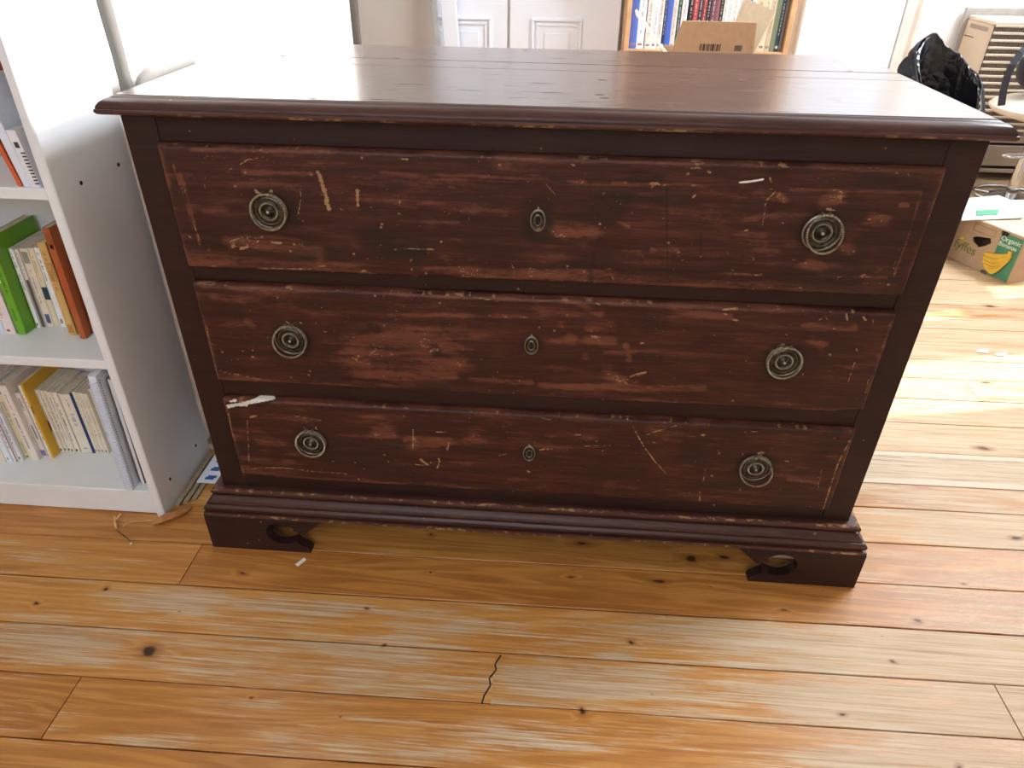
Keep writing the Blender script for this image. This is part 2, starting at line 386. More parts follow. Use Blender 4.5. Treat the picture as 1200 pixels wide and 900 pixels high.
for i in range(len(rows) - 1):
    a, b = rows[i], rows[i + 1]
    js = ends.get(a)
    if js is None:
        x = X0 + rng.uniform(0.3, 1.6); js = []
        while x < X1 - .3: js.append(x); x += rng.uniform(1.5, 2.8)
    cuts = [X0] + js + [X1]
    for c0, c1 in zip(cuts, cuts[1:]):
        bm = new_bm(); dz = rng.uniform(-0.0004, 0.0004); g_ = 0.0014 if a != 0.193 else 0.0018
        n = max(2, int((c1 - c0) / 0.4)); up = []; low = []
        ry0, ry1 = a + g_ * rng.uniform(.6, 1.3), b - g_ * rng.uniform(.6, 1.3)
        ch = 0.0006
        for k in range(n + 1):
            e0, e1 = (0.00002 if c0 == 0.56 else 0.0009), (0.00002 if c1 == 0.56 else 0.0009); x = c0 + e0 + (c1 - c0 - e0 - e1) * k / n
            wv = 0.0007 * math.sin(x * 7 + i)
            def yy(y): return y + 0.008 * (x - 0.5) + wv      # the boards run a little askew of the chest
            up.append([bm.verts.new((x, yy(ry0), -0.022)), bm.verts.new((x, yy(ry0), dz - ch)), bm.verts.new((x, yy(ry0 + ch), dz)), bm.verts.new((x, yy(ry1 - ch), dz)), bm.verts.new((x, yy(ry1), dz - ch)), bm.verts.new((x, yy(ry1), -0.022))])
        for r0, r1 in zip(up, up[1:]):
            for k in range(5): bm.faces.new((r0[k], r0[k + 1], r1[k + 1], r1[k]))
        bm.faces.new(up[0]); bm.faces.new(up[-1][::-1])
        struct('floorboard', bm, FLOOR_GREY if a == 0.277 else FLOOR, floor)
# the jagged crack across the worn board in front of the chest
bm = new_bm(); cr = [(0.545, -0.3335), (0.548, -0.318), (0.556, -0.300), (0.553, -0.286), (0.563, -0.270), (0.560, -0.258), (0.569, -0.240)]
for (xa, ya), (xb, yb) in zip(cr, cr[1:]):
    bx(bm, (xa + xb) / 2 - .0012, (xa + xb) / 2 + .0012, ya, yb + .0005, -0.003, 0.0007, mat=Matrix.Translation(((xa + xb) / 2, (ya + yb) / 2, 0)) @ Matrix.Rotation(-math.atan2(xb - xa, yb - ya), 4, 'Z') @ Matrix.Translation((-(xa + xb) / 2, -(ya + yb) / 2, 0)))
obj('crack', bm, DARK, floor)

bm = new_bm(); bx(bm, X0 - .1, X1 + .12, Y0 - .1, Y1 + .1, H, H + .1); struct('ceiling', bm, CEIL)
bm = new_bm(); bx(bm, X0 - .1, X1 + .12, Y1, Y1 + .1, -0.02, H); struct('wall_back', bm, WHITE_WALL)
bm = new_bm(); bx(bm, X0 - .1, X0, Y0, Y1, -0.02, H); struct('wall_left', bm, WHITE_WALL)
# the stub of wall behind the white bookcase and the left wall of the room beyond it, one L-shaped body
bm = new_bm(); prism(bm, [(X0, 0.30), (-0.20, 0.30), (-0.20, 1.96), (-0.32, 1.96), (-0.32, 0.42), (X0, 0.42)], H + .02, 'z', -0.02); struct('wall_inner', bm, WHITE_WALL)
bm = new_bm(); bx(bm, -0.235, -0.176, 1.961, 1.995, 0, H, 0.003); struct('trim_1', bm, GREYBEIGE)
# right wall with the tall window, partly closed by unseen added boards shaping the sun
bm = new_bm(); WY0, WY1, WZ0, WZ1 = 0.75, 2.75, 0.20, 3.25
bx(bm, X1, X1 + .12, Y0, WY0, -0.02, H); bx(bm, X1, X1 + .12, WY1, Y1, -0.02, H); bx(bm, X1, X1 + .12, WY0, WY1, -0.02, WZ0); bx(bm, X1, X1 + .12, WY0, WY1, WZ1, H)
struct('wall_right', bm, WHITE_WALL)
win = bpy.data.objects.new('window_1', None); C.objects.link(win); win.location = (X1, WY0, WZ0); win['kind'] = 'structure'
SH = 0.811 + SUN_TAN * (X1 + 0.172)
def sun_gobo(y0, y1, z0, z1):
    b = new_bm(); bx(b, X1 + .005, X1 + .03, y0, y1, z0, z1, 0.002); obj('sun_gobo', b, WHITE_PAINT, win)
sun_gobo(WY0, 1.00, WZ0, SH); sun_gobo(1.00, 1.26, 1.25, SH); sun_gobo(1.26, 1.50, WZ0, SH); sun_gobo(1.50, 1.56, 0.90, SH); sun_gobo(1.50, 1.56, WZ0, 0.73)
sun_gobo(1.56, 1.62, WZ0, SH); sun_gobo(1.62, 1.72, 0.66, SH); sun_gobo(1.62, 1.72, WZ0, 0.45); sun_gobo(1.72, WY1, WZ0, SH)
# front wall with a window behind the viewer
bm = new_bm(); bx(bm, X0, -0.9, Y0 - .1, Y0, -0.02, H); bx(bm, 1.3, X1, Y0 - .1, Y0, -0.02, H); bx(bm, -0.9, 1.3, Y0 - .1, Y0, -0.02, 0.95); bx(bm, -0.9, 1.3, Y0 - .1, Y0, 3.2, H)
struct('wall_front', bm, WHITE_WALL)
bm = new_bm()
for xx in (-0.9, 0.17, 1.24): bx(bm, xx, xx + .06, Y0 - .08, Y0 - .03, 0.95, 3.2, .004)
for zz in (0.95, 2.3, 3.14): bx(bm, -0.9, 1.3, Y0 - .08, Y0 - .03, zz, zz + .06, .004)
struct('window_2', bm, WHITE_PAINT)

# ---- back wall joinery: panelled double doors, the plain white door, its frame
def panel_door(name, x0, x1, y, z1, panels):
    b = new_bm(); bx(b, x0, x1, y - .03, y, 0.01, z1, 0.003)
    d = struct(name, b, WHITE_PAINT)
    for px0, px1, pz0, pz1 in panels:
        for k, (ins, dep) in enumerate(((0.0, .010), (.022, .005))):
            b = new_bm(); q = 0.016
            a0, a1, c0, c1 = px0 + ins, px1 - ins, pz0 + ins, pz1 - ins
            bx(b, a0, a1, y - .03 - dep, y - .03, c1 - q, c1, .003); bx(b, a0, a1, y - .03 - dep, y - .03, c0, c0 + q, .003)
            bx(b, a0, a0 + q, y - .03 - dep, y - .03, c0 + q, c1 - q, .003); bx(b, a1 - q, a1, y - .03 - dep, y - .03, c0 + q, c1 - q, .003)
            obj('panel_moulding', b, WHITE_PAINT, d)
        b = new_bm(); bx(b, px0 + .065, px1 - .065, y - .036, y - .03, pz0 + .065, pz1 - .065, .004); obj('panel', b, WHITE_PAINT, d)
    return d
panel_door('door_1', -0.18, 0.322, 2.97, 2.1, [(-0.09, 0.245, 0.12, 0.672), (-0.09, 0.245, 0.86, 1.95)])
panel_door('door_2', 0.336, 0.885, 2.97, 2.1, [(0.445, 0.700, 0.12, 0.672), (0.445, 0.700, 0.86, 1.95)])
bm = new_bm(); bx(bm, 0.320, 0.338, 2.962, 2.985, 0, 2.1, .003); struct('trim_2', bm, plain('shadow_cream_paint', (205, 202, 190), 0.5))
bm = new_bm(); bx(bm, 1.765, 2.235, 2.94, 2.985, 0.01, 2.2, 0.004); d3 = struct('door_3', bm, WHITE_PAINT)
bm = new_bm(); bx(bm, 1.82, 2.18, 2.932, 2.94, 0.95, 2.05, .004); obj('panel', bm, WHITE_PAINT, d3)
for k, (xa, xb, dd) in enumerate(((2.245, 2.295, .05), (2.297, 2.318, .035), (2.322, 2.345, .022))):
    bm = new_bm(); bx(bm, xa, xb, 3.0 - dd, 3.0, 0, 2.3, .003); struct('trim_%d' % (3 + k), bm, plain('cream_door_frame', (226, 216, 204), 0.5) if k != 1 else plain('peach_grey_frame', (208, 190, 174), 0.5))
# baseboards
bm = new_bm(); bx(bm, 2.36, X1, 2.985, 3.0, 0, 0.10, .003); struct('baseboard_back', bm, WHITE_PAINT)
bm = new_bm(); bx(bm, -0.2, -0.188, 0.42, 1.95, 0, 0.10, .003); struct('baseboard_left', bm, WHITE_PAINT)

# ---- things standing against the back wall
bm = new_bm(); bx(bm, -0.47, -0.045, 2.925, 2.95, 0.0, 1.9, .003); 
tag(obj('wardrobe_panel', bm, plain('grey_white_panel', (216, 213, 208), 0.5, var=0.02, scale=4), loc=(-0.25, 2.94, 0)), 'tall plain off-white board standing upright left of the leaning slat', 'panel')
bm = new_bm(); M_ = Matrix.Translation((0.0, 2.86, 0)) @ Matrix.Rotation(math.radians(-3.2), 4, 'Y') @ Matrix.Rotation(math.radians(-2.0), 4, 'X')
bx(bm, 0.0, 0.075, -0.02, 0.0, 0.0, 1.5, .002, mat=M_ @ Matrix.Translation((0.042, 0, 0.003)))
slat = tag(obj('leaning_board', bm, WHITE_PAINT, loc=(0.05, 2.86, 0)), 'narrow bright white board leaning beside the panelled doors', 'board')
bm = new_bm(); bx(bm, -0.004, 0.022, 0.0, 0.012, 0.003, 1.45, .001, mat=M_ @ Matrix.Translation((0.0, -0.018, 0)))
tag(obj('leaning_batten', bm, plain('grey_painted_wood', (176, 178, 178), 0.5), loc=(0.0, 2.85, 0)), 'thin grey batten leaning between the off-white board and the white slat', 'batten')
# ================================================================== the chest of drawers
chest = thing('chest_of_drawers', 'large worn dark brown wooden chest of three drawers with ring pulls standing on the floorboards', 'chest of drawers', (0.6, 0.0, 0.0))
W, D, ZT = 1.20, 0.505, 0.863
def part(name, bm, mat, smooth=0, parent=None): return obj(name, bm, mat, parent or chest, smooth=smooth)
def sweep3(prof, x0, x1, y0, y1, edge=(), caps=True):
    """moulding round left side, front and right side with mitred corners; prof = [(outward, z)], edge = indices of worn arrises"""
    b = new_bm(); lay = b.verts.layers.float.new('edge'); cols = []
    def corner(o, k): return [(x0 - o, y1), (x0 - o, y0 - o), (x1 + o, y0 - o), (x1 + o, y1)][k]
    ts = [(0, 0), (1, 0)] + [(1, t / 24) for t in range(1, 24)] + [(2, 0), (3, 0)]
    for seg, t in ts:
        row = []
        for i, (o, z) in enumerate(prof):
            p = Vector(corner(o, seg))
            if t: p = p.lerp(Vector(corner(o, seg + 1)), t)
            v = b.verts.new((p.x, p.y + (0.0006 * mnoise.noise((p.x * 9, i * .3, 1.7)) if seg == 1 else 0), z + 0.0008 * mnoise.noise((p.x * 6, z * 40, 4)))); v[lay] = edge.get(i, 0.0) if isinstance(edge, dict) else (1.0 if i in edge else 0.0)
            row.append(v)
        cols.append(row)
    for a, c in zip(cols, cols[1:]):
        for k in range(len(prof) - 1): b.faces.new((a[k], a[k + 1], c[k + 1], c[k]))
    if caps: b.faces.new(cols[0]); b.faces.new(cols[-1][::-1])
    return b
def rails(name, x0, x1, z0, z1, y0=0.0, y1=0.022, bev=.0012, mat=CARCASS, n=1):
    b = new_bm(); bx(b, x0, x1, y0, y1, z0, z1, bev); return part(name, b, mat)
rails('stile', 0.0, 0.0505, 0.10, 0.839); rails('stile', 1.1495, 1.2, 0.10, 0.839)
rails('top_rail', 0.0505, 1.1495, 0.797, 0.839, 0.0008)
rails('drawer_rail', 0.0505, 1.1495, 0.580, 0.606, 0.0005); rails('drawer_rail', 0.0505, 1.1495, 0.356, 0.392, 0.0005)
rails('bottom_rail', 0.0505, 1.1495, 0.10, 0.174, 0.0005)
rails('side_panel', 0.0, 0.02, 0.08, 0.834, 0.022, D - .01); rails('side_panel', 1.18, 1.2, 0.08, 0.834, 0.022, D - .01)
rails('back_panel', 0.02, 1.18, 0.08, 0.834, D - .025, D - .01); rails('bottom_board', 0.02, 1.18, 0.085, 0.10, 0.022, D - .025)
# top: two boards with a moulded edge on three sides
prof = [(-0.020, 0.835), (-0.020, 0.8625), (0.0035, 0.8630), (0.0065, 0.8622), (0.0085, 0.8602), (0.0100, 0.8600), (0.0150, 0.8582), (0.0195, 0.8545), (0.0225, 0.8500), (0.0238, 0.8470), (0.0238, 0.8445), (0.0258, 0.8432), (0.0262, 0.8395), (0.0240, 0.8355), (0.0190, 0.8335), (-0.020, 0.8333)]
prof = [(o_, 0.862 - (0.863 - z_) * 0.80) for o_, z_ in prof]
part('top_moulding', sweep3(prof, 0.0105, W - 0.0105, -0.0075, D, {11: .45, 12: .70, 13: .93, 14: .4, 3: .30, 4: .2}), MOULD, 38)
def board(x0, x1, ya0, ya1, yb0, yb1, z0, z1):
    b = new_bm(); prism(b, [(x0, ya0), (x1, yb0), (x1, yb1), (x0, ya1)], z1 - z0, 'z', z0, 0.0012); return part('top_board', b, TOP)
board(0.0072, W - 0.0072, -0.0106, 0.2822, -0.0106, 0.2532, 0.8395, 0.8626)
board(0.0072, W - 0.0072, 0.2830, 0.352, 0.2540, 0.322, 0.8395, 0.8625)
board(0.0072, W - 0.0072, 0.3526, D, 0.3226, D, 0.8395, 0.8627)
# plinth
prof = [(0.0, 0.080), (0.0, 0.1395), (0.0135, 0.1402), (0.0172, 0.1380), (0.0182, 0.1335), (0.0165, 0.1290), (0.0118, 0.1270), (0.0120, 0.1255), (0.0160, 0.1245), (0.0190, 0.1190), (0.0225, 0.1150), (0.0262, 0.1132), (0.0235, 0.1115), (0.0290, 0.1105), (0.0325, 0.1060), (0.0328, 0.1010), (0.0305, 0.0965), (0.0258, 0.0952), (0.0262, 0.0938), (0.0345, 0.0930), (0.0350, 0.0875), (0.0, 0.0870)]
part('plinth_moulding', sweep3(prof, 0.0, W, 0.0, D, {2: .97, 3: .80, 11: .78, 13: .5, 14: .3, 19: .80, 20: .97}), MOULD, 30)

# bracket feet with the round pierced hole and slot
def foot_outline():
    pts = [(1.2360, 0.0), (1.2360, 0.0875), (1.003, 0.0875), (1.004, 0.083), (1.012, 0.078), (1.040, 0.050)]
    cx, cz, rx, rz = 1.085, 0.0495, 0.0325, 0.0285
    pts += [(1.050, 0.0535), (1.0575, 0.0600), (1.0625, 0.0565)]
    for k in range(0, 23):
        a = math.radians(158 - k * (158 + 142) / 22)
        pts.append((cx + rx * math.cos(a), cz + rz * math.sin(a)))
    pts += [(1.0560, 0.0240), (1.0345, 0.0095), (1.0335, 0.0)]
    return pts
def foot(left):
    o = foot_outline()
    if left: o = [(W - x, z) for x, z in o][::-1]
    b = new_bm(); prism(b, o, 0.022, 'y', -0.036, 0.0008)
    x0, x1 = (-0.036, -0.014) if left else (W + .014, W + .036)
    if not left:
        bx(b, x0, x1, -0.0142, 0.14, 0, 0.0875, .0008)
    else:
        bx(b, x0, x1, -0.0142, 0.14, 0, 0.0875, .0008)
    # corner block stiffening the bracket; the right one's pale colour paints in sunlight
    f = part('bracket_foot', b, CARCASS, 0)
    b = new_bm(); bx(b, (0.001 if left else W - .140), (0.140 if left else W - .001), -0.0138, 0.035, 0.044, 0.0846, .004, 2); obj('corner_block', b, CARCASS if left else plain('sunlit_raw_wood', (148, 138, 124), .85, var=.2, scale=40), f)
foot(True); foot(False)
for xa, xb in ((-0.036, 0.16), (W - .16, W + .036)):
    b = new_bm(); bx(b, xa, xb, D - .045, D - .02, 0, 0.085, .002); bx(b, xa if xa < 0 else xb - .022, xa + .022 if xa < 0 else xb, D - .14, D - .0452, 0, 0.0848, .001); part('rear_foot', b, CARCASS)

WEAR = [
 [
  ('b',0.006,[(0.2823,0.7637),(0.2879,0.7364),(0.2903,0.7101)]),
  ('b',0.0039,[(0.337,0.7399),(0.3349,0.717)]),
  ('b',0.0043,[(0.184,0.7345),(0.1887,0.7312)]),
  ('b',0.0043,[(0.2088,0.7354),(0.2061,0.73)]),
  ('b',0.0023,[(0.1636,0.6087),(0.1941,0.6108),(0.2487,0.6124)]),
  ('b',0.0027,[(0.0556,0.6087),(0.0633,0.6091)]),
  ('b',0.0027,[(0.0902,0.6102),(0.0976,0.6098)]),
  ('b',0.003,[(0.0645,0.6589),(0.0678,0.6572)]),
  ('b',0.0022,[(0.1296,0.6532),(0.1443,0.6584)]),
  ('b',0.0027,[(0.4029,0.7876),(0.4139,0.7866)]),
  ('b',0.0014,[(0.1686,0.7717),(0.1823,0.7795),(0.2036,0.7829)]),
  ('b',0.0011,[(0.2533,0.7456),(0.2511,0.7246),(0.2412,0.6956)]),
  ('b',0.0022,[(0.3641,0.6568),(0.3643,0.656)]),
  ('b',0.0033,[(0.4074,0.633),(0.4094,0.6351)]),
  ('b',0.003,[(0.3266,0.6112),(0.3361,0.6132)]),
  ('b',0.0019,[(0.2625,0.6178),(0.2775,0.6192)]),
  ('r',0.0147,[(0.1271,0.65),(0.2022,0.6569),(0.2625,0.6442)]),
  ('r',0.0049,[(0.1714,0.76),(0.2759,0.7617)]),
  ('r',0.0041,[(0.1018,0.7906),(0.2736,0.7933)]),
  ('r',0.0023,[(0.0759,0.7568),(0.0799,0.6519)]),
  ('r',0.0015,[(0.0683,0.7685),(0.0792,0.6442)]),
  ('r',0.0043,[(0.075,0.7533),(0.0769,0.7325)]),
  ('r',0.0041,[(0.3725,0.7683),(0.4401,0.7639)]),
  ('b',0.0015,[(0.0781,0.6783),(0.0801,0.6558)]),
  ('b',0.0014,[(0.3834,0.6511),(0.4304,0.6531)]),
  ('b',0.0014,[(0.1091,0.7406),(0.1086,0.7336)]),
  ('b',0.0028,[(0.3092,0.7108),(0.3124,0.7084)]),
  ('b',0.0014,[(0.397,0.7333),(0.3987,0.7194)]),
  ('b',0.0029,[(0.2383,0.6539),(0.2415,0.6509)]),
  ('b',0.0034,[(0.1419,0.6411),(0.1558,0.6455)]),
  ('b',0.0033,[(0.1944,0.6547),(0.2089,0.6534)]),
  ('d',0.0216,[(0.3448,0.6627),(0.4158,0.6506)]),
  ('d',0.0109,[(0.2334,0.7133),(0.2365,0.6881)]),
  ('r',0.0111,[(0.2594,0.6479),(0.2646,0.6327)]),
  ('b',0.0026,[(0.6455,0.7872),(0.6494,0.7864)]),
  ('b',0.0016,[(0.8014,0.7881),(0.8239,0.7875)]),
  ('b',0.001,[(0.6112,0.758),(0.6235,0.7449)]),
  ('r',0.0034,[(0.4893,0.7139),(0.5117,0.7148)]),
  ('b',0.0026,[(0.8189,0.7468),(0.8216,0.7502)]),
  ('b',0.0022,[(0.4339,0.6533),(0.4447,0.6533)]),
  ('d',0.0032,[(0.6851,0.6582),(0.6872,0.6394)]),
  ('d',0.005,[(0.6818,0.6316),(0.6849,0.6123)]),
  ('d',0.0014,[(0.7791,0.7671),(0.7995,0.6214)]),
  ('d',0.0013,[(0.6711,0.7567),(0.6776,0.7366)]),
  ('d',0.0013,[(0.6893,0.7573),(0.6855,0.742)]),
  ('d',0.0259,[(0.6008,0.7199),(0.6018,0.6878)]),
  ('r',0.0188,[(0.631,0.6926),(0.6761,0.6872)]),
  ('r',0.0029,[(0.4402,0.7672),(0.6409,0.764),(0.8373,0.7641)]),
  ('r',0.0013,[(0.4398,0.7605),(0.6411,0.759),(0.7823,0.7622)]),
  ('r',0.0077,[(0.4321,0.6205),(0.719,0.6294)]),
  ('r',0.0035,[(0.4386,0.6051),(0.7206,0.612)]),
  ('d',0.0033,[(0.6176,0.7666),(0.6376,0.7639)]),
  ('d',0.0033,[(0.6705,0.765),(0.7002,0.7644)]),
  ('d',0.0058,[(0.7293,0.7687),(0.7713,0.7718)]),
  ('r',0.0041,[(0.7188,0.7067),(0.733,0.7002)]),
  ('r',0.0048,[(0.771,0.6655),(0.8052,0.6669)]),
  ('b',0.0011,[(0.557,0.6452),(0.568,0.6246)]),
  ('b',0.0018,[(0.5231,0.6361),(0.5259,0.6343)]),
  ('d',0.0049,[(0.6232,0.6328),(0.6903,0.6358)]),
  ('r',0.0034,[(0.4733,0.7498),(0.541,0.7488)]),
  ('b',0.0018,[(0.7162,0.6215),(0.7185,0.6158)]),
  ('d',0.0014,[(0.837,0.6936),(0.8449,0.6538)]),
  ('b',0.0017,[(0.8276,0.677),(0.8289,0.6752)]),
  ('b',0.0017,[(0.8423,0.6592),(0.845,0.6575)]),
  ('b',0.0017,[(0.4701,0.7107),(0.4708,0.71)]),
  ('w',0.0019,[(0.8798,0.7699),(0.8939,0.7717),(0.9102,0.7752)]),
  ('b',0.0016,[(0.9316,0.7598),(0.9208,0.7454),(0.9232,0.7094)]),
  ('b',0.0019,[(0.9188,0.7784),(0.9219,0.7726)]),
  ('b',0.0019,[(0.9196,0.7637),(0.9264,0.7616)]),
  ('b',0.0019,[(0.9924,0.7757),(0.9972,0.7765)]),
  ('b',0.0013,[(0.9844,0.7797),(0.9858,0.7791)]),
  ('b',0.0012,[(1.0031,0.7806),(1.0045,0.78)]),
  ('b',0.0023,[(0.8986,0.6996),(0.9034,0.7019)]),
  ('b',0.0031,[(0.8904,0.6389),(0.8935,0.6386)]),
  ('b',0.0027,[(1.1497,0.7957),(1.152,0.7927)]),
  ('b',0.0012,[(1.1495,0.7537),(1.1515,0.7438)]),
  ('b',0.001,[(1.1527,0.7831),(1.155,0.6671)]),
  ('b',0.001,[(1.1511,0.6374),(1.1532,0.6088)]),
  ('r',0.0126,[(1.0025,0.745),(1.019,0.7556)]),
  ('r',0.0143,[(1.0717,0.7272),(1.0854,0.7243)]),
  ('r',0.0161,[(1.0047,0.6551),(1.0128,0.6499)]),
  ('r',0.0115,[(1.0475,0.6843),(1.0527,0.6773)]),
  ('r',0.0031,[(0.9503,0.7625),(1.1237,0.7653)]),
  ('r',0.002,[(1.1261,0.7677),(1.1289,0.6983),(1.1268,0.64)]),
  ('r',0.003,[(0.8587,0.6318),(1.1176,0.637)]),
  ('r',0.0058,[(0.9357,0.756),(0.9482,0.743)]),
  ('b',0.0016,[(1.1229,0.6639),(1.1235,0.651)]),
  ('b',0.0016,[(0.9435,0.7496),(0.9464,0.7436)]),
  ('b',0.0026,[(1.0062,0.7367),(1.0163,0.7354)]),
  ('d',0.0276,[(0.9932,0.7034),(1.0127,0.7042)]),
  ('d',0.0068,[(1.0412,0.7793),(1.0886,0.7777)]),
  ('b',0.0021,[(0.9253,0.6098),(0.9306,0.6096)]),
  ('b',0.0017,[(0.9504,0.6148),(0.9556,0.6147)]),
  ('b',0.0013,[(0.9273,0.7948),(0.9469,0.7916)]),
  ('b',0.0032,[(0.8341,0.7837),(0.8369,0.7821)]),
  ('b',0.0017,[(0.8804,0.6664),(0.882,0.665)]),
  ('b',0.0017,[(0.9188,0.6607),(0.9216,0.6571)]),
  ('b',0.0018,[(1.0848,0.7904),(1.0871,0.7889)]),
  ('b',0.0015,[(1.1006,0.7893),(1.1029,0.7878)]),
  ('r',0.0031,[(1.1047,0.7454),(1.1141,0.7458)]),
 ],
 [
  ('b',0.0022,[(0.4301,0.5847),(0.4357,0.5849)]),
  ('b',0.0028,[(0.0525,0.4542),(0.0529,0.4536)]),
  ('b',0.0022,[(0.0854,0.4367),(0.0858,0.4361)]),
  ('b',0.0027,[(0.1086,0.4566),(0.1101,0.4561)]),
  ('b',0.0022,[(0.1264,0.4588),(0.1267,0.4576)]),
  ('b',0.0028,[(0.1226,0.4451),(0.1254,0.4452)]),
  ('b',0.0028,[(0.2196,0.4224),(0.22,0.4218)]),
  ('b',0.0021,[(0.2548,0.5011),(0.2585,0.5013)]),
  ('t',0.0017,[(0.0504,0.4158),(0.1037,0.4048),(0.1571,0.3937)]),
  ('r',0.0444,[(0.3192,0.467),(0.3955,0.5008),(0.4561,0.4685)]),
  ('r',0.016,[(0.3038,0.4228),(0.4651,0.4259)]),
  ('r',0.0041,[(0.0651,0.5725),(0.1835,0.5742)]),
  ('b',0.0021,[(0.5672,0.3984),(0.5704,0.3986)]),
  ('b',0.0026,[(0.1943,0.5166),(0.198,0.5139)]),
  ('b',0.0026,[(0.2178,0.5161),(0.22,0.5139)]),
  ('b',0.0017,[(0.0562,0.5008),(0.053,0.4147)]),
  ('r',0.004,[(0.3677,0.5397),(0.6141,0.5464)]),
  ('d',0.0115,[(0.4357,0.4793),(0.4407,0.4736)]),
  ('d',0.0083,[(0.3346,0.5151),(0.3447,0.5128)]),
  ('r',0.0075,[(0.1259,0.5161),(0.1348,0.5078)]),
  ('r',0.0074,[(0.4969,0.4215),(0.5975,0.4211)]),
  ('b',0.0015,[(0.5124,0.5744),(0.5444,0.5705)]),
  ('b',0.002,[(0.3783,0.5458),(0.3803,0.5448)]),
  ('b',0.0022,[(0.3282,0.3955),(0.3292,0.3943)]),
  ('r',0.0108,[(0.6868,0.5332),(0.7238,0.5351)]),
  ('r',0.0109,[(0.6884,0.5105),(0.7258,0.5125)]),
  ('r',0.0089,[(0.6421,0.5338),(0.6441,0.5333)]),
  ('r',0.011,[(0.6573,0.5118),(0.6603,0.5113)]),
  ('r',0.006,[(0.718,0.4859),(0.7653,0.4914)]),
  ('r',0.006,[(0.7492,0.5022),(0.7569,0.4762)]),
  ('r',0.0091,[(0.6856,0.4782),(0.6867,0.4776)]),
  ('r',0.0081,[(0.6163,0.416),(0.8856,0.4259)]),
  ('r',0.0066,[(0.8151,0.5674),(0.9025,0.5608)]),
  ('r',0.0065,[(1.019,0.5503),(1.0945,0.5515)]),
  ('r',0.0095,[(1.0337,0.5289),(1.0554,0.5187)]),
  ('r',0.0068,[(0.62,0.5903),(0.7048,0.5564)]),
  ('r',0.0128,[(0.7239,0.4472),(0.7512,0.4303)]),
  ('b',0.003,[(0.7628,0.4433),(0.7725,0.4488),(0.7858,0.4532)]),
  ('b',0.0025,[(0.7726,0.5075),(0.7765,0.5077)]),
  ('b',0.0023,[(0.8907,0.5733),(0.9131,0.5755)]),
  ('b',0.0028,[(0.8944,0.5659),(0.8979,0.565)]),
  ('b',0.0033,[(0.908,0.5567),(0.9148,0.556)]),
  ('b',0.0028,[(1.0389,0.5623),(1.0418,0.5657)]),
  ('b',0.0028,[(1.0466,0.5692),(1.0495,0.565)]),
  ('b',0.0023,[(1.0635,0.5488),(1.0662,0.5478)]),
  ('b',0.0023,[(1.076,0.5749),(1.081,0.5633)]),
  ('b',0.0028,[(1.1023,0.5709),(1.1075,0.5657)]),
  ('b',0.0024,[(1.068,0.5029),(1.0707,0.5019)]),
  ('b',0.0015,[(1.1111,0.4902),(1.1109,0.4546)]),
  ('b',0.002,[(0.92,0.4622),(0.9222,0.4611)]),
  ('b',0.0019,[(0.9938,0.5352),(0.996,0.5342)]),
  ('b',0.0015,[(1.1416,0.4595),(1.1442,0.4323)]),
  ('b',0.0014,[(1.146,0.5677),(1.1466,0.518)]),
  ('b',0.0018,[(1.1168,0.5689),(1.1208,0.5583)]),
  ('b',0.0019,[(1.1065,0.5158),(1.1092,0.5114)]),
  ('b',0.0029,[(0.696,0.5751),(0.701,0.5727)]),
 ],
 [
  ('c',0.0051,[(0.0568,0.3369),(0.089,0.3457),(0.116,0.3528),(0.1479,0.3602)]),
  ('c',0.0035,[(0.0641,0.3496),(0.0731,0.3515)]),
  ('c',0.0035,[(0.0706,0.3398),(0.0909,0.3411)]),
  ('b',0.0047,[(0.0966,0.3174),(0.1065,0.3208)]),
  ('b',0.0029,[(0.19,0.3004),(0.1933,0.2957)]),
  ('b',0.0035,[(0.2132,0.3019),(0.2138,0.2977)]),
  ('r',0.0182,[(0.3859,0.2803),(0.4459,0.2844)]),
  ('r',0.0206,[(0.3273,0.2976),(0.3416,0.2985)]),
  ('r',0.0201,[(0.5002,0.3057),(0.5058,0.3061)]),
  ('t',0.0023,[(0.3906,0.3088),(0.3878,0.266)]),
  ('t',0.0023,[(0.4328,0.3068),(0.4497,0.3079)]),
  ('t',0.0023,[(0.4545,0.285),(0.4509,0.2668)]),
  ('b',0.0047,[(0.4007,0.2413),(0.4128,0.2296)]),
  ('b',0.0023,[(0.3883,0.2293),(0.4086,0.227)]),
  ('b',0.0029,[(0.4329,0.2473),(0.4354,0.2401),(0.43,0.2234)]),
  ('b',0.0024,[(0.2763,0.2249),(0.2768,0.2242)]),
  ('b',0.0036,[(0.2767,0.1853),(0.279,0.1847)]),
  ('b',0.0024,[(0.3388,0.2324),(0.3399,0.231)]),
  ('t',0.0018,[(0.0518,0.1911),(0.0928,0.1987),(0.1357,0.2019),(0.1833,0.1977),(0.2551,0.1961)]),
  ('t',0.0018,[(0.0876,0.3098),(0.0716,0.214)]),
  ('b',0.0019,[(0.0553,0.3217),(0.048,0.1815)]),
  ('b',0.0017,[(0.1739,0.3258),(0.2242,0.3187)]),
  ('b',0.0029,[(0.5968,0.2281),(0.6003,0.2254)]),
  ('b',0.0028,[(0.6181,0.2785),(0.6264,0.2812)]),
  ('b',0.0011,[(0.5449,0.2611),(0.5591,0.265)]),
  ('t',0.0022,[(0.7771,0.3413),(0.7993,0.3017),(0.8256,0.2646),(0.847,0.2406)]),
  ('t',0.0016,[(0.8019,0.326),(0.8299,0.3394),(0.8511,0.3489)]),
  ('t',0.0017,[(0.9152,0.2602),(0.9155,0.2236)]),
  ('t',0.0023,[(0.9129,0.2008),(0.917,0.1781)]),
  ('b',0.0037,[(0.8953,0.331),(0.9007,0.3306)]),
  ('b',0.0027,[(0.8163,0.3098),(0.8196,0.3094)]),
  ('t',0.0022,[(0.6791,0.3171),(0.6879,0.3177)]),
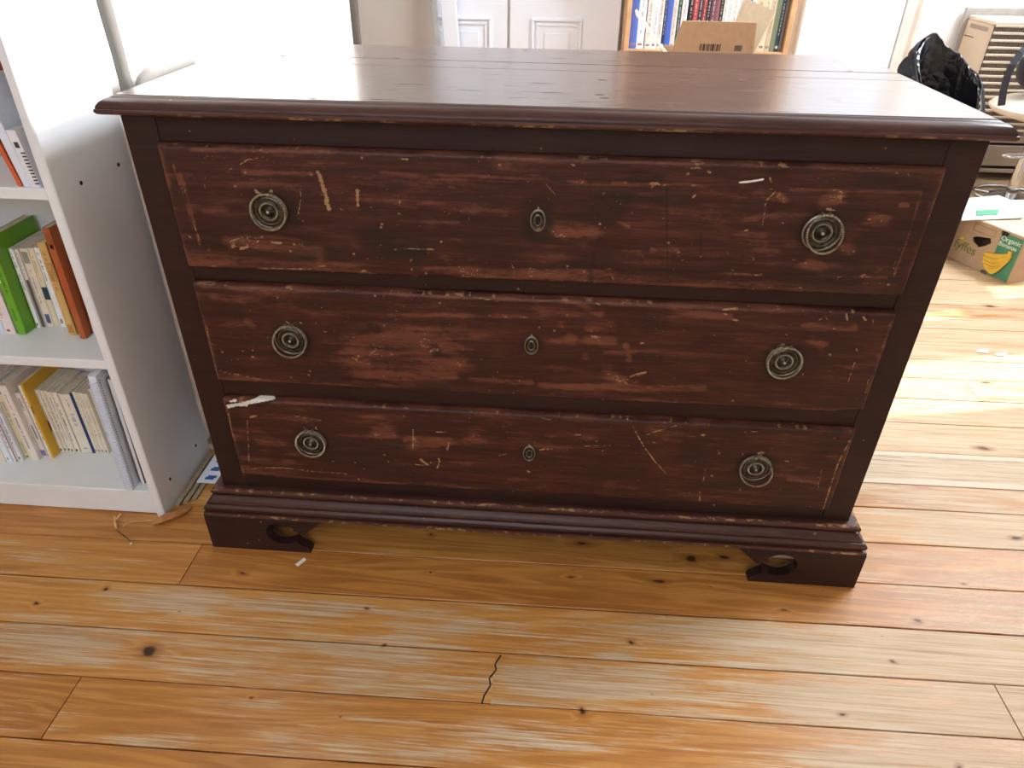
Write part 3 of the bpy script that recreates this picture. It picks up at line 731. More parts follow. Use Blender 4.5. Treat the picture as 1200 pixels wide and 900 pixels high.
  ('t',0.0016,[(0.6983,0.2933),(0.7432,0.2978)]),
  ('b',0.0048,[(1.0005,0.2976),(1.007,0.3002)]),
  ('b',0.0022,[(1.1451,0.3358),(1.1386,0.2906),(1.1393,0.1803)]),
  ('t',0.0011,[(1.1149,0.2677),(1.1185,0.2241)]),
  ('b',0.0016,[(0.9299,0.3003),(0.9322,0.29)]),
  ('t',0.0016,[(0.9626,0.3416),(0.9961,0.3458)]),
  ('b',0.0021,[(1.049,0.2842),(1.0547,0.2832)]),
  ('b',0.0022,[(1.1136,0.1821),(1.1167,0.1808)]),
  ('r',0.0054,[(1.0638,0.2421),(1.1139,0.2386)]),
  ('r',0.0041,[(1.1263,0.3578),(1.1421,0.3569)]),
  ('t',0.0016,[(0.6186,0.3491),(0.6459,0.3462)]),
  ('b',0.0028,[(0.6311,0.2808),(0.6405,0.2836)]),
 ],
]
# ---- drawer fronts: fine grids so that wear and dents can be laid down on them
def vnoise(x, z, sx, sz, seed):
    r = np.random.RandomState(seed); T = r.rand(256, 256)
    u, v = x * sx + 50.3, z * sz + 17.7; i, j = np.floor(u).astype(int), np.floor(v).astype(int); fu, fv = u - i, v - j
    fu, fv = fu * fu * (3 - 2 * fu), fv * fv * (3 - 2 * fv); g = lambda a, b: T[a % 256, b % 256]
    return (g(i, j) * (1 - fu) + g(i + 1, j) * fu) * (1 - fv) + (g(i, j + 1) * (1 - fu) + g(i + 1, j + 1) * fu) * fv
def seg_dist(x, z, pts):
    d = np.full(x.shape, 9.0)
    if len(pts) == 1: pts = pts * 2
    for (ax, az), (bx_, bz) in zip(pts, pts[1:]):
        ux, uz = bx_ - ax, bz - az; L = ux * ux + uz * uz + 1e-12
        t = np.clip(((x - ax) * ux + (z - az) * uz) / L, 0, 1)
        d = np.minimum(d, np.hypot(x - ax - t * ux, z - az - t * uz))
    return d
DX0, DX1 = 0.0495, 1.1512
DZ = [(0.6063, 0.7970), (0.3925, 0.5785), (0.1740, 0.3553)]
def drawer_front(i):
    z0, z1 = DZ[i]; st = 0.0019
    nx, nz = int((DX1 - DX0) / st), int((z1 - z0) / st)
    gx, gz = np.meshgrid(np.linspace(DX0, DX1, nx), np.linspace(z0, z1, nz), indexing='ij')
    e = np.minimum(np.minimum(gx - DX0, DX1 - gx), np.minimum(gz - z0, z1 - gz))
    ew = e + 0.0012 * (vnoise(gx, gz, 60, 60, 5 + i) - .5)
    lip = np.clip(ew / 0.006, 0, 1)
    y = -0.0135 + 0.0065 * (1 - np.sqrt(np.clip(1 - (1 - lip) ** 2, 0, 1)))
    y += 0.0010 * (vnoise(gx, gz, 5, 3, 40 + i) - .5) + 0.0004 * (vnoise(gx, gz, 12, 90, 50 + i) - .5)
    bare = np.zeros(gx.shape); rub = np.zeros(gx.shape); grime = np.zeros(gx.shape); white = np.zeros(gx.shape)
    lump = vnoise(gx, gz, 14, 40, 60 + i) * .6 + vnoise(gx, gz, 45, 130, 70 + i) * .4
    rub += np.clip((lump - .50) * 1.5, 0, .42)
    # the arris all round has lost its stain
    rub = np.maximum(rub, np.where(e < .012, (.70 - e * 45) * (.4 + vnoise(gx, gz, 30, 30, 80 + i)), 0))
    low = np.clip(1 - (gz - z0) / .035, 0, 1); rub = np.maximum(rub, low * (.25 + .6 * vnoise(gx, gz, 25, 60, 90 + i)) * (1 if i == 0 else .55))
    chipn = vnoise(gx, gz, 160, 160, 100 + i) * .5 + vnoise(gx, gz, 55, 80, 110 + i) * .5
    bare = np.where(e < .0026, np.clip((chipn - .60) * 6, 0, .75), 0)
    scat = np.where((chipn > .86), .62, 0) * (vnoise(gx, gz, 9, 20, 120 + i) > .58)
    bare = np.maximum(bare, scat)
    rr_ = np.random.RandomState(200 + i); sp_ = rr_.rand(*gx.shape)
    bare = np.maximum(bare, np.where(sp_ > .9935 - .012 * np.clip(lump - .5, 0, .3), .45 + .5 * rr_.rand(*gx.shape), 0) * (vnoise(gx, gz, 7, 16, 140 + i) > .42))
    grime = np.maximum(grime, np.clip((vnoise(gx, gz, 11, 30, 150 + i) - .62) * 2.2, 0, .6))
    for kind, r, pts in WEAR[i]:
        d = seg_dist(gx, gz, [tuple(q) for q in pts])
        if kind == 'r':
            m = np.exp(-(d / (r * 1.05)) ** 2); fl_ = vnoise(gx, gz, 26, 150, 160 + i) * .55 + vnoise(gx, gz, 80, 300, 170 + i) * .45; rub = np.maximum(rub, m * (.25 + 1.05 * fl_))
        elif kind == 'd':
            m = np.clip(1.5 - d / (r * 1.1), 0, 1); grime = np.maximum(grime, m * .8)
        else:
            rr = max(r, .0016) if kind in 'bt' else r
            m = np.clip(1.35 - d / (rr * (.95 if kind in 'cw' else .80)), 0, 1)
            if kind in 'bt': m = m * (.50 + .75 * vnoise(gx, gz, 240, 240, 130 + i)) * (1.12 if r > .0018 else 1.0)
            if kind == 'c': white = np.maximum(white, m); y = np.where(m > .4, y + .004, y); bare = np.maximum(bare, m)
            elif kind == 'w': white = np.maximum(white, m)
            else: bare = np.maximum(bare, m)
    bare = np.maximum(bare, np.where((chipn > .70 - .25 * np.clip(rub - .5, 0, .4)) & (rub > .50), .30 + .55 * sp_, 0) * (vnoise(gx, gz, 10, 22, 180 + i) > .35))
    # dark grease round the pulls and the keyholes
    for cx, cz, rr in HANDLES[i]:
        d = np.hypot(gx - cx, (gz - cz)); grime = np.maximum(grime, np.clip(1.35 - d / (rr * 1.55), 0, 1) * .9)
    gxz = gz.copy()
    if i == 1:   # broken lower right corner of the middle drawer
        t = np.clip((gx - 1.105) / .046, 0, 1) ; b = np.clip(1 - (gz - z0) / .02, 0, 1)
        gxz = gz + .0075 * t ** .6 * b * (t > 0)
    if i == 2:
        t = np.clip(1 - (gx - DX0) / .07, 0, 1); b = np.clip(1 - (z1 - gz) / .012, 0, 1); gxz = gz - .003 * t * b * (gx < DX0 + .066)
    V = np.stack([gx - 0.6, y, gxz], -1).reshape(-1, 3); nv = len(V)
    idx = np.arange(nv).reshape(nx, nz)
    F = np.stack([idx[:-1, :-1], idx[1:, :-1], idx[1:, 1:], idx[:-1, 1:]], -1).reshape(-1, 4)
    # rim going back to the carcass
    ring = np.concatenate([idx[:, 0], idx[-1, 1:], idx[-2::-1, -1], idx[0, -2:0:-1]])
    B = V[ring].copy(); B[:, 1] = 0.0185; V = np.concatenate([V, B]); k = np.arange(len(ring)); k2 = (k + 1) % len(ring)
    F = np.concatenate([F, np.stack([ring[k2], ring[k], nv + k, nv + k2], -1)])
    me = bpy.data.meshes.new('drawer'); me.from_pydata(V.tolist(), [], F.tolist()); me.update()
    col = np.zeros((len(V), 4), np.float32); ea = np.zeros(len(V), np.float32)
    for c, a in enumerate((bare, rub, grime, white)): col[:nv, c] = a.reshape(-1)
    at = me.attributes.new('wear', 'FLOAT_COLOR', 'POINT'); at.data.foreach_set('color', col.reshape(-1))
    me.materials.append(DRAWER); me.shade_smooth(); me.set_sharp_from_angle(angle=math.radians(45))
    o = bpy.data.objects.new('drawer', me); C.objects.link(o); o.parent = chest
    return o
HANDLES = [[(0.200, 0.7040, .029), (0.601, 0.705, .015), (1.007, 0.703, .030)], [(0.197, 0.4835, .029), (0.597, 0.494, .015), (1.001, 0.487, .028)], [(0.200, 0.268, .029), (0.599, 0.270, .015), (1.000, 0.266, .029)]]
LIFT = {(0, 0): (4, -2), (0, 2): (16, 9), (1, 0): (11, 7), (1, 2): (6, 3), (2, 0): (5, 0), (2, 2): (20, -12)}
def pull(dr, cx, cz, lift, twist):
    """round stamped back plate with a beaded ring hinged at its top"""
    b = new_bm(); y = -0.0135
    pr = [(0.0272, 0.0), (0.0280, -.0012), (0.0272, -.0030), (0.0258, -.0036), (0.0246, -.0026), (0.0228, -.0022), (0.0212, -.0030), (0.0202, -.0036), (0.0186, -.0030), (0.0160, -.0034), (0.0138, -.0046), (0.0118, -.0046), (0.0108, -.0034), (0.0088, -.0030), (0.0070, -.0042), (0.0050, -.0064), (0.0034, -.0072), (0.0026, -.0082), (0.0014, -.0090), (0.0, -.0092)]
    lathe(b, [(r, h + y) for r, h in pr], 56, 'y', (cx, 0, cz))
    o = obj('handle_plate', b, BRASS, dr, smooth=40)
    b = new_bm(); torus(b, 0.0128, 0.0013, 136, 6, (cx, y - .0046, cz), bead=.42, beads=34); obj('beaded_ring', b, BRASS_PALE, dr, smooth=60)
    b = new_bm()
    M = Matrix.Translation((0, 0, .0258)) @ Matrix.Rotation(math.radians(twist), 4, 'Z') @ Matrix.Rotation(math.radians(-lift), 4, 'X') @ Matrix.Translation((0, 0, -.0258))
    torus(b, 0.0266, 0.0016, 208, 8, (cx, y - .0058, cz), mat=M, bead=.42, beads=52)
    for s in (-1, 1): lathe(b, [(0.0, y - .0085), (.0022, y - .0082), (.0026, y - .006), (.0026, y + .0005)], 10, 'y', (cx + s * .0052, 0, cz + .0268))
    obj('ring_pull', b, BRASS_PALE, dr, smooth=50)
def escutcheon(dr, cx, cz, a):
    b = new_bm(); y = -0.0135
    pr = [(1.0, 0.0), (1.02, -.0010), (0.96, -.0026), (0.86, -.0030), (0.76, -.0016), (0.60, -.0014), (0.52, -.0024), (0.44, -.0026), (0.36, -.0016), (0.34, -.0004)]
    lathe(b, [(r * .0172, h + y) for r, h in pr], 44, 'y', (cx, 0, cz), sx=.66, sy=1.0)
    tube(b, [(cx, y - .0015, cz + .0165), (cx, y - .0025, cz + .0185), (cx, y - .0008, cz + .0198)], .0016, 8)
    obj('escutcheon', b, BRASS, dr, smooth=40)
    b = new_bm(); prism(b, [(cx + .0021 * math.cos(t), cz + .0040 + .0021 * math.sin(t)) for t in [math.radians(q) for q in range(-60, 241, 30)]] + [(cx - .0011, cz - .0052), (cx + .0011, cz - .0052)], .0004, 'y', y - .0010)
    obj('keyhole', b, DARK, dr)
for i in range(3):
    dr = drawer_front(i)
    for k, (cx, cz, rr) in enumerate(HANDLES[i]):
        if k == 1: escutcheon(dr, cx, cz, 1)
        else: pull(dr, cx, cz, *LIFT[(i, k)])
# pale raw wood and the dark gap at the broken corner of the middle drawer
bm = new_bm(); bx(bm, 1.10, 1.1495, -0.0006, 0.0006, 0.3905, 0.399); part('broken_corner_gap', bm, DARK)
# ================================================================== the white bookcase on the left and its books
SX0, SX1, SYF, SYB = -0.985, -0.172, 0.038, 0.259
case = thing('bookcase', 'white melamine bookcase full of paperbacks standing left of the dark chest', 'bookcase', (-0.58, 0.14, 0))
def cpart(name, bm, mat=SHELF_WHITE, smooth=0): return obj(name, bm, mat, case, smooth=smooth)
bm = new_bm(); LEAN = 0.0075
o = [(SX1 - .019, 0.0), (SX1, 0.0), (SX1 + LEAN * 2.3, 1.84), (SX1 - .019 + LEAN * 2.3, 1.84)]
prism(bm, o, SYB - SYF, 'y', SYF)
es = [e for e in bm.edges if abs(e.verts[0].co.y - SYF) < 1e-5 and abs(e.verts[1].co.y - SYF) < 1e-5 and abs(e.verts[0].co.z - e.verts[1].co.z) > 1]
bmesh.ops.bevel(bm, geom=es, offset=0.005, segments=3, profile=0.5, affect='EDGES')
cpart('side_panel', bm, smooth=30)
bm = new_bm(); bx(bm, SX0, SX0 + .019, SYF, SYB, 0, 1.84, .002); cpart('side_panel', bm)
bm = new_bm(); bx(bm, SX0 + .019, SX1 - .019, SYB - .006, SYB - .001, 0.02, 1.83); cpart('back_panel', bm)
SHELVES = [0.068, 0.386, 0.706, 1.03, 1.35, 1.68, 1.84]
for k, z in enumerate(SHELVES):
    bm = new_bm(); bx(bm, SX0 + .0192, SX1 - .0188 + LEAN * z * 1.2, SYF + .004, SYB - .0065, z - (.019 if k else .016), z, .0012); cpart('shelf', bm)
bm = new_bm(); bx(bm, SX0 + .0192, SX1 - .0192, SYF + .008, SYF + .022, 0.002, 0.0515, .001); cpart('kickboard', bm)
for y, z in ((.104, .697), (.218, .695), (.089, .063), (.21, .059)):
    bm = new_bm(); xx = SX1 + LEAN * z * 1.25; lathe(bm, [(.0032, xx - .002), (.0036, xx + .0006), (.0024, xx + .0009), (.0012, xx + .0002), (0, xx + .0002)], 14, 'x', (0, y, z)); cpart('screw', bm, DARK)

def cover_mat(rgb, rough=0.45): return plain('book_cover', rgb, rough, var=0.05, scale=30)
def dashes(b, x0, x1, y, za, zb, seed, word=0.012, gap=0.004, mirror=False):
    """tiny raised strokes standing for small print that runs up a spine"""
    r = random.Random(seed); z = za; xm = (x0 + x1) / 2; hw = (x1 - x0) / 2
    while z < zb:
        L = r.uniform(.0009, .0017)
        if r.random() < .16: z += gap; continue
        t = r.uniform(.55, 1.0) * hw
        bx(b, xm - t, xm + t, y - .0002, y + .0002, z, z + L * .55)
        z += L + .0006
def book(label, x0, x1, y, z0, h, depth, rgb, group, lean=0.0, rough=.45, bands=(), text=(), tip=0.0, pages=PAGES, over=0.0015, name='book', cat='book'):
    """cover wrapped round a block of pages, spine towards -y; lean = sideways shift of the top"""
    t = x1 - x0; cv = min(0.0010, t * .12); root_loc = ((x0 + x1) / 2, y, z0)
    b = new_bm(); hw = t / 2; bulge = min(.0018, t * .12)
    outer = [(-hw, depth), (-hw, bulge), (-hw * .6, .0003), (0, 0), (hw * .6, .0003), (hw, bulge), (hw, depth)]
    inner = [(hw - cv, depth), (hw - cv, bulge + cv), (0, cv * 1.2), (-hw + cv, bulge + cv), (-hw + cv, depth)]
    prism(b, outer + inner, h, 'z', 0)
    M = Matrix(((1, 0, lean / h, 0), (0, 1, tip / h, 0), (0, 0, 1, 0), (0, 0, 0, 1)))
    bmesh.ops.transform(b, matrix=M, verts=b.verts)
    o = obj(name, b, cover_mat(rgb, rough)); o.location = (root_loc[0], y, z0 + .0006); tag(o, label, cat, group)
    b = new_bm(); bx(b, -hw + cv, hw - cv, bulge + cv * 1.6, depth - over * 1.2, over * .6, h - over * .6); bmesh.ops.transform(b, matrix=M, verts=b.verts)
    obj('page_block', b, pages, o, world=False)
    for fa, fb, col, xa, xb in bands:
        b = new_bm(); bx(b, -hw + t * xa, -hw + t * xb, -.0003, .0006 + bulge * .4, h * fa, h * fb); bmesh.ops.transform(b, matrix=M, verts=b.verts)
        obj('spine_label', b, cover_mat(col), o, world=False)
    for k, (fa, fb, col, xa, xb) in enumerate(text):
        b = new_bm(); dashes(b, -hw + t * xa, -hw + t * xb, -.0001, h * fa, h * fb, hash(label) % 1000 if False else int(abs(x0) * 1e5) + k); bmesh.ops.transform(b, matrix=M, verts=b.verts)
        if len(b.verts): o2 = obj('spine_print', b, plain('print_%d_%d_%d' % col, col, .6), o, world=False); o2['kind'] = 'stuff'
        else: b.free()
    return o
GL, GM, GT = 'paperbacks on the bottom shelf', 'books on the middle shelf', 'books on the upper shelf'
K, RD, BL, GY = (60, 54, 52), (150, 52, 52), (70, 84, 140), (130, 122, 114)
CREAM, IVORY, WHT = (228, 220, 202), (222, 212, 192), (232, 232, 230)
z = 0.068
# bottom shelf, from the frame's left edge to the right
x = -0.96
filler = [((214, 206, 190), .018, .19), ((196, 178, 150), .024, .20), ((222, 216, 204), .014, .18), ((170, 70, 58), .016, .19), ((228, 222, 208), .02, .185), ((120, 140, 160), .018, .2), ((226, 218, 200), .022, .19)]
wd = ['grey cream paperback', 'tan hardback', 'slim ivory paperback', 'brick red paperback', 'broad cream paperback', 'slate blue paperback', 'wide pale cream paperback']
k = 0
x = -0.79
while x < -0.605:
    c_, t_, h_ = filler[k % 7]
    book('%s in the bottom row, %s from its far end' % (wd[k % 7], ['first', 'second', 'third', 'fourth', 'fifth', 'sixth', 'seventh', 'eighth', 'ninth', 'tenth', 'eleventh', 'twelfth', 'thirteenth', 'fourteenth', 'fifteenth', 'sixteenth', 'seventeenth', 'eighteenth', 'nineteenth', 'twentieth', 'last'][k]), x, x + t_, 0.10, z, h_, .12, c_, GL, text=[(.2, .8, K, .35, .65)]); x += t_ + .0004; k += 1
B = book
B('cream paperback cut by the left picture edge on the bottom shelf', -0.5800, -0.5470, .104, z, .178, .12, CREAM, GL, text=[(.15, .5, RD, .6, .8)])
B('bright white paperback near the left end of the bottom shelf', -0.5465, -0.5330, .106, z, .182, .12, (226, 232, 240), GL, text=[(.3, .8, BL, .3, .6)], bands=[(.04, .07, (90, 120, 90), .4, .6)])
B('white paperback with a thin red line down its spine', -0.5325, -0.5225, .109, z, .190, .12, (232, 228, 226), GL, bands=[(.0, 1.0, (140, 50, 80), .80, .92)], text=[(.2, .8, K, .25, .6)])
B('pale grey paperback with blue print beside the red-lined one', -0.5220, -0.5125, .112, z, .192, .12, (222, 222, 226), GL, text=[(.25, .9, BL, .3, .65)], bands=[(.03, .06, K, .3, .6)])
B('thin ochre cream paperback with brown print on the bottom shelf', -0.5115, -0.4975, .120, z, .171, .115, (220, 206, 170), GL, text=[(.55, .9, GY, .3, .7)], bands=[(.10, .28, (176, 170, 120), .35, .65), (.03, .06, (110, 84, 60), .3, .6)])
B('thick tall ivory paperback with a long grey title', -0.4968, -0.4800, .117, z, .196, .12, (230, 222, 212), GL, text=[(.15, .65, (120, 108, 128), .3, .62), (.7, .9, GY, .4, .6)])
B('rosy cream paperback with a short black bar on its spine', -0.4795, -0.4675, .129, z, .170, .115, (222, 208, 198), GL, bands=[(.30, .52, K, .55, .72), (.03, .12, (120, 108, 156), .15, .9)], text=[(.75, .95, K, .3, .7)])
B('white spined paperback touching the yellow one', -0.4670, -0.4575, .132, z, .188, .115, (234, 228, 222), GL, bands=[(.08, .2, (236, 232, 226), .2, .9)], text=[(.25, .5, GY, .4, .7), (.7, .9, K, .4, .6)])
B('mustard yellow paperback on the bottom shelf', -0.4570, -0.4515, .128, z, .194, .122, (214, 166, 34), GL, bands=[(.62, .72, (120, 60, 30), .55, .9)])
xs = [-0.4508, -0.4420, -0.4335, -0.4255, -0.4165, -0.4050]
nm = ['first', 'second', 'third', 'fourth', 'fifth']
for k in range(5):
    B('thin cream paperback, %s right of the mustard yellow one' % nm[k], xs[k], xs[k + 1] - .0004, .149 + .001 * (k % 3), z, .166 - .001 * k, .09, [(228, 219, 200), (224, 214, 194), (230, 222, 206), (226, 216, 196), (229, 221, 204)][k], GL,
      text=[(.45, .95, K, .3, .55), (.2, .55, (150, 110, 90) if k % 2 else K, .3, .5)], bands=[(.03, .065, K, .3, .65)] + ([(.35, .52, (96, 30, 40), .0, .35)] if k == 0 else []))
B('wide cream paperback with faint blue print beside the navy striped one', -0.4045, -0.3790, .152, z, .157, .09, (228, 220, 202), GL, text=[(.45, .68, (120, 136, 186), .35, .75), (.05, .09, (80, 80, 120), .35, .75), (.75, .92, K, .55, .65)])
B('slim navy blue book among cream spines', -0.3785, -0.3730, .152, z, .160, .09, (30, 52, 112), GL)
xs = [-0.3722, -0.3650, -0.3575, -0.3490, -0.3405]
for k in range(4):
    B('thin cream paperback, %s right of the navy blue book' % nm[k], xs[k], xs[k + 1] - .0004, .153, z, .164 - .0012 * k, .088, [(226, 216, 196), (222, 210, 188), (228, 219, 200), (224, 214, 192)][k], GL, text=[(.3, .9, (170, 70, 60) if k in (1, 3) else K, .35, .55)], bands=[(.03, .06, K, .3, .6)])
for k in range(4):
    B('shadowed pale paperback behind the spiral notebook, %s from the cream row' % nm[k], -0.3400 + .0225 * k, -0.3400 + .0225 * k + .022, .160, z, .168 - .004 * k, .08, [(216, 206, 188), (224, 216, 204), (206, 196, 180), (220, 212, 200)][k], GL)
# spiral notebook, album, thin folder
o = B('white wire-bound notebook standing at the right of the bottom shelf', -0.2415, -0.2262, .040, z, .283, .20, (222, 228, 240), None, lean=.010, name='spiral_notebook', cat='notebook', pages=plain('white_paper', (232, 234, 240), .7, var=.03), over=.002)
b = new_bm()
for i in range(46):
    zz = .008 + i * .0058; xo = .010 * zz / .283
    torus(b, .0066, .0009, 14, 5, (xo, .0015, zz), mat=Matrix.Rotation(PI / 2, 4, 'X') @ Matrix.Diagonal((1.1, 1, 1, 1)))
oo = obj('wire_coil', b, plain('white_coil', (214, 220, 232), .35), o, world=False, smooth=40); oo['kind'] = 'stuff'
b = new_bm()
for i in range(46):
    zz = .008 + i * .0058; xo = .010 * zz / .283; bx(b, .0074 + xo, .0079 + xo, .007, .0105, zz - .0011, zz + .0011)
oo = obj('punched_hole', b, plain('hole_grey', (96, 98, 110), .7), o, world=False); oo['kind'] = 'stuff'
B('white album with black cover edges beside the notebook', -0.2220, -0.2095, .064, z, .262, .165, (38, 36, 38), None, lean=.007, bands=[(.0, 1.0, (226, 222, 224), .25, .80)], name='photo_album', cat='album')
B('thin cream folder against the right end of the bottom shelf', -0.2085, -0.2035, .068, z, .268, .16, (214, 208, 190), None, lean=.012, name='folder', cat='folder')
# middle shelf
z = 0.386
x = -0.955; k = 0
x = -0.70
while x < -0.50:
    c_, t_, h_ = filler[(k + 3) % 7]
    book('%s in the middle row, %s from its far end' % (wd[(k + 3) % 7], ['first', 'second', 'third', 'fourth', 'fifth', 'sixth', 'seventh', 'eighth', 'ninth', 'tenth', 'eleventh', 'twelfth', 'thirteenth', 'fourteenth', 'fifteenth', 'sixteenth', 'seventeenth', 'eighteenth', 'nineteenth', 'twentieth', 'twenty-first', 'twenty-second', 'twenty-third', 'twenty-fourth', 'twenty-fifth', 'twenty-sixth'][k]), x, x + t_ * 1.3, 0.12, z, h_, .115, c_, GM, text=[(.2, .8, K, .35, .65)]); x += t_ * 1.3 + .0004; k += 1
B('pale bluish paperback at the left picture edge on the middle shelf', -0.4560, -0.4335, .120, z, .160, .12, (214, 220, 232), GM, lean=.005, text=[(.1, .5, BL, .5, .8)])
B('pinkish white paperback left of the green book', -0.4325, -0.4110, .120, z, .120, .12, (230, 216, 210), GM, lean=.004, text=[(.3, .9, (180, 120, 110), .2, .5)], bands=[(.05, .09, (190, 70, 60), .3, .6)])
g_ = B('thick bright green book on the middle shelf', -0.4085, -0.3915, .122, z, .198, .120, (104, 168, 34), GM, lean=.0080, text=[(.45, .70, K, .45, .75), (.15, .3, (60, 90, 20), .3, .6)], bands=[(.55, .72, (222, 228, 210), .10, .35), (.90, .98, (222, 228, 210), .3, .75)])
B('slim white paperback right of the green book', -0.3885, -0.3804, .150, z, .166, .092, (234, 232, 230), GM, lean=.0060, text=[(.5, .95, GY, .3, .7)], bands=[(.03, .06, K, .3, .6)])
B('slim pale paperback with a dark grey lower spine', -0.3797, -0.3737, .154, z, .164, .088, (226, 218, 208), GM, lean=.0060, bands=[(.0, .62, (92, 84, 86), .2, 1.0)], text=[(.65, .95, RD, .3, .6)])
B('cream paperback with a small picture near the top of its spine', -0.3728, -0.3572, .156, z, .165, .087, (228, 214, 196), GM, lean=.006, bands=[(.82, .96, (150, 148, 132), .2, .85), (.05, .17, (86, 88, 140), .35, .85)], text=[(.3, .75, GY, .4, .6)])
B('cream paperback with a dark teal picture on its spine', -0.3567, -0.3452, .157, z, .166, .086, (224, 210, 178), GM, lean=.006, bands=[(.36, .52, (24, 60, 74), .15, 1.0)], text=[(.6, .9, GY, .4, .6)])
B('white paperback beside the yellowish tan one', -0.3440, -0.3325, .157, z, .167, .086, (234, 234, 234), GM, lean=.006, bands=[(.05, .11, (190, 120, 110), .35, .75)], text=[(.6, .95, K, .3, .6)])
B('yellowish tan paperback left of the orange brown hardback', -0.3085, -0.2930, .128, z, .190, .115, (206, 166, 100), GM, lean=.004, bands=[(.03, .12, (190, 130, 60), .2, .8), (.6, .8, (196, 150, 84), .1, .9)], text=[(.5, .9, (150, 100, 50), .3, .7)])
B('yellowish brown paperback standing back between white and tan books', -0.3310, -0.3130, .165, z, .178, .078, (196, 154, 96), GM, lean=.006)
B('tall orange brown hardback with red lettering', -0.2790, -0.2665, .116, z, .223, .122, (176, 92, 44), GM, lean=.004, text=[(.20, .66, (216, 66, 30), .22, .80)], bands=[(.82, .96, (150, 76, 36), .15, .85), (.83, .86, (60, 30, 20), .4, .8)], rough=.6)
B('thin white book leaning beyond the orange brown hardback', -0.2625, -0.2560, .134, z, .180, .10, (228, 222, 222), GM, lean=.012, text=[(.1, .9, K, .4, .7)])
B('thin grey book at the right end of the middle shelf', -0.2550, -0.2490, .145, z, .170, .09, (170, 166, 168), GM, lean=.012)
# upper shelf
z = 0.706
x = -0.95; k = 0
x = -0.62
while x < -0.40:
    c_, t_, h_ = filler[(k + 5) % 7]
    book('%s in the upper row, %s from its far end' % (wd[(k + 5) % 7], ['first', 'second', 'third', 'fourth', 'fifth', 'sixth', 'seventh', 'eighth', 'ninth', 'tenth', 'eleventh', 'twelfth', 'thirteenth', 'fourteenth', 'fifteenth', 'sixteenth', 'seventeenth', 'eighteenth', 'nineteenth', 'twentieth', 'twenty-first', 'twenty-second', 'twenty-third', 'twenty-fourth', 'twenty-fifth', 'twenty-sixth'][k]), x, x + t_ * 1.4, 0.11, z, h_, .12, c_, GT, text=[(.2, .8, K, .35, .65)]); x += t_ * 1.4 + .0004; k += 1
B('thin orange red book leaning at the left picture edge of the upper shelf', -0.2330, -0.2255, .048, z, .17, .15, (206, 92, 48), GT, lean=-.030)
B('wide bluish white book between the orange red and the black-printed ones', -0.2230, -0.2090, .047, z, .16, .15, (222, 228, 240), GT, lean=-.022)
B('short white book with black bars of print on the upper shelf', -0.2085, -0.1935, .045, z, .088, .045, (228, 226, 232), GT, lean=-.010, bands=[(.70, .80, K, .35, .80)] + [(.06 + .06 * q, .085 + .06 * q, K, .62, 1.0) for q in range(10)])
B('tall white book with a dark grey upper half on the upper shelf', -0.2085, -0.1950, .094, z, .23, .12, (226, 220, 212), GT, lean=-.012, bands=[(.62, 1.0, (84, 78, 78), .0, 1.0), (.46, .49, K, .3, .8), (.40, .43, K, .3, .9)])

# ---- heating pipes behind the bookcase
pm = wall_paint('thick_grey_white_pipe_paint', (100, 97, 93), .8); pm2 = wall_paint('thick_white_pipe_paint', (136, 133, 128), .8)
bm = new_bm(); pts = [(-0.150 + .0012 * mnoise.noise((t * .9, 1, 2)), 0.284, t * 0.062 + .0) for t in range(0, 41)]
tube(bm, pts, [0.0115 + .0012 * mnoise.noise((i * .7, 3, 1)) for i in range(41)], 14)
bm2 = bm
tag(obj('vertical_pipe', bm, pm, smooth=60, loc=(-0.150, 0.284, 0)), 'rough painted upright heating pipe behind the white bookcase', 'pipe')
bm = new_bm(); pts = [(-0.130, 0.302, 0.74), (-0.130, 0.302, 0.785), (-0.129, 0.306, 0.806), (-0.128, 0.316, 0.818)] + [(-0.127, 0.334 + t * .0089, 0.823) for t in range(17)]
tube(bm, pts + [(-0.127, 0.487, 0.823), (-0.127, 0.4885, 0.823)], [0.0180 + .001 * mnoise.noise((i * .6, 9, 1)) for i in range(21)] + [.012, .006], 16)
tag(obj('horizontal_pipe', bm, pm2, smooth=60, loc=(-0.14, 0.39, 0.815)), 'short thick white lagged pipe running back along the left wall', 'pipe')

# ---- odds and ends on the floor by the bookcase
WOODSCRAP = plain('raw_wood_scrap', (176, 118, 66), .8, var=.25, scale=60, bump=.3)
for k, xx in enumerate((-0.166, -0.153, -0.140)):
    bm = new_bm(); bx(bm, xx, xx + .010, 0.070 + .012 * k, 0.240, 0.0008, 0.0085 - .0015 * k, .0008)
    tag(obj('wooden_lath', bm, plain('weathered_lath', (150, 134, 110), .8, var=.2, scale=50), loc=(xx + .005, .15, .0008)), ['thin wooden lath tight against the foot of the white bookcase', 'thin wooden lath between two others beside the bookcase', 'outermost thin wooden lath beside the bookcase, nearest the chest'][k], 'lath', 'laths beside the bookcase')
bm = new_bm(); pts = [(-0.186, 0.012, .007), (-0.172, 0.022, .010), (-0.160, 0.033, .011), (-0.147, 0.042, .009), (-0.136, 0.055, .009), (-0.130, 0.066, .006)]
tube(bm, pts, [.004, .0085, .010, .0085, .006, .002], 7)
for v in bm.verts: v.co += Vector((mnoise.noise(v.co * 90), mnoise.noise(v.co * 90 + Vector((5, 0, 0))), abs(mnoise.noise(v.co * 80)) * .6)) * .003; v.co.z = max(v.co.z * .8, .001)
tag(obj('bark_splinter', bm, WOODSCRAP, loc=(-.158, .035, .001)), 'brown splinter of wood lying at the corner of the white bookcase', 'splinter')
bm = new_bm(); tube(bm, [(-0.256, -.005, .004), (-0.266, 0.010, .006), (-0.276, 0.026, .006)], [.0028, .0034, .002], 6); tube(bm, [(-0.268, .013, .006), (-0.264, 0.030, .010)], [.003, .0015], 6)
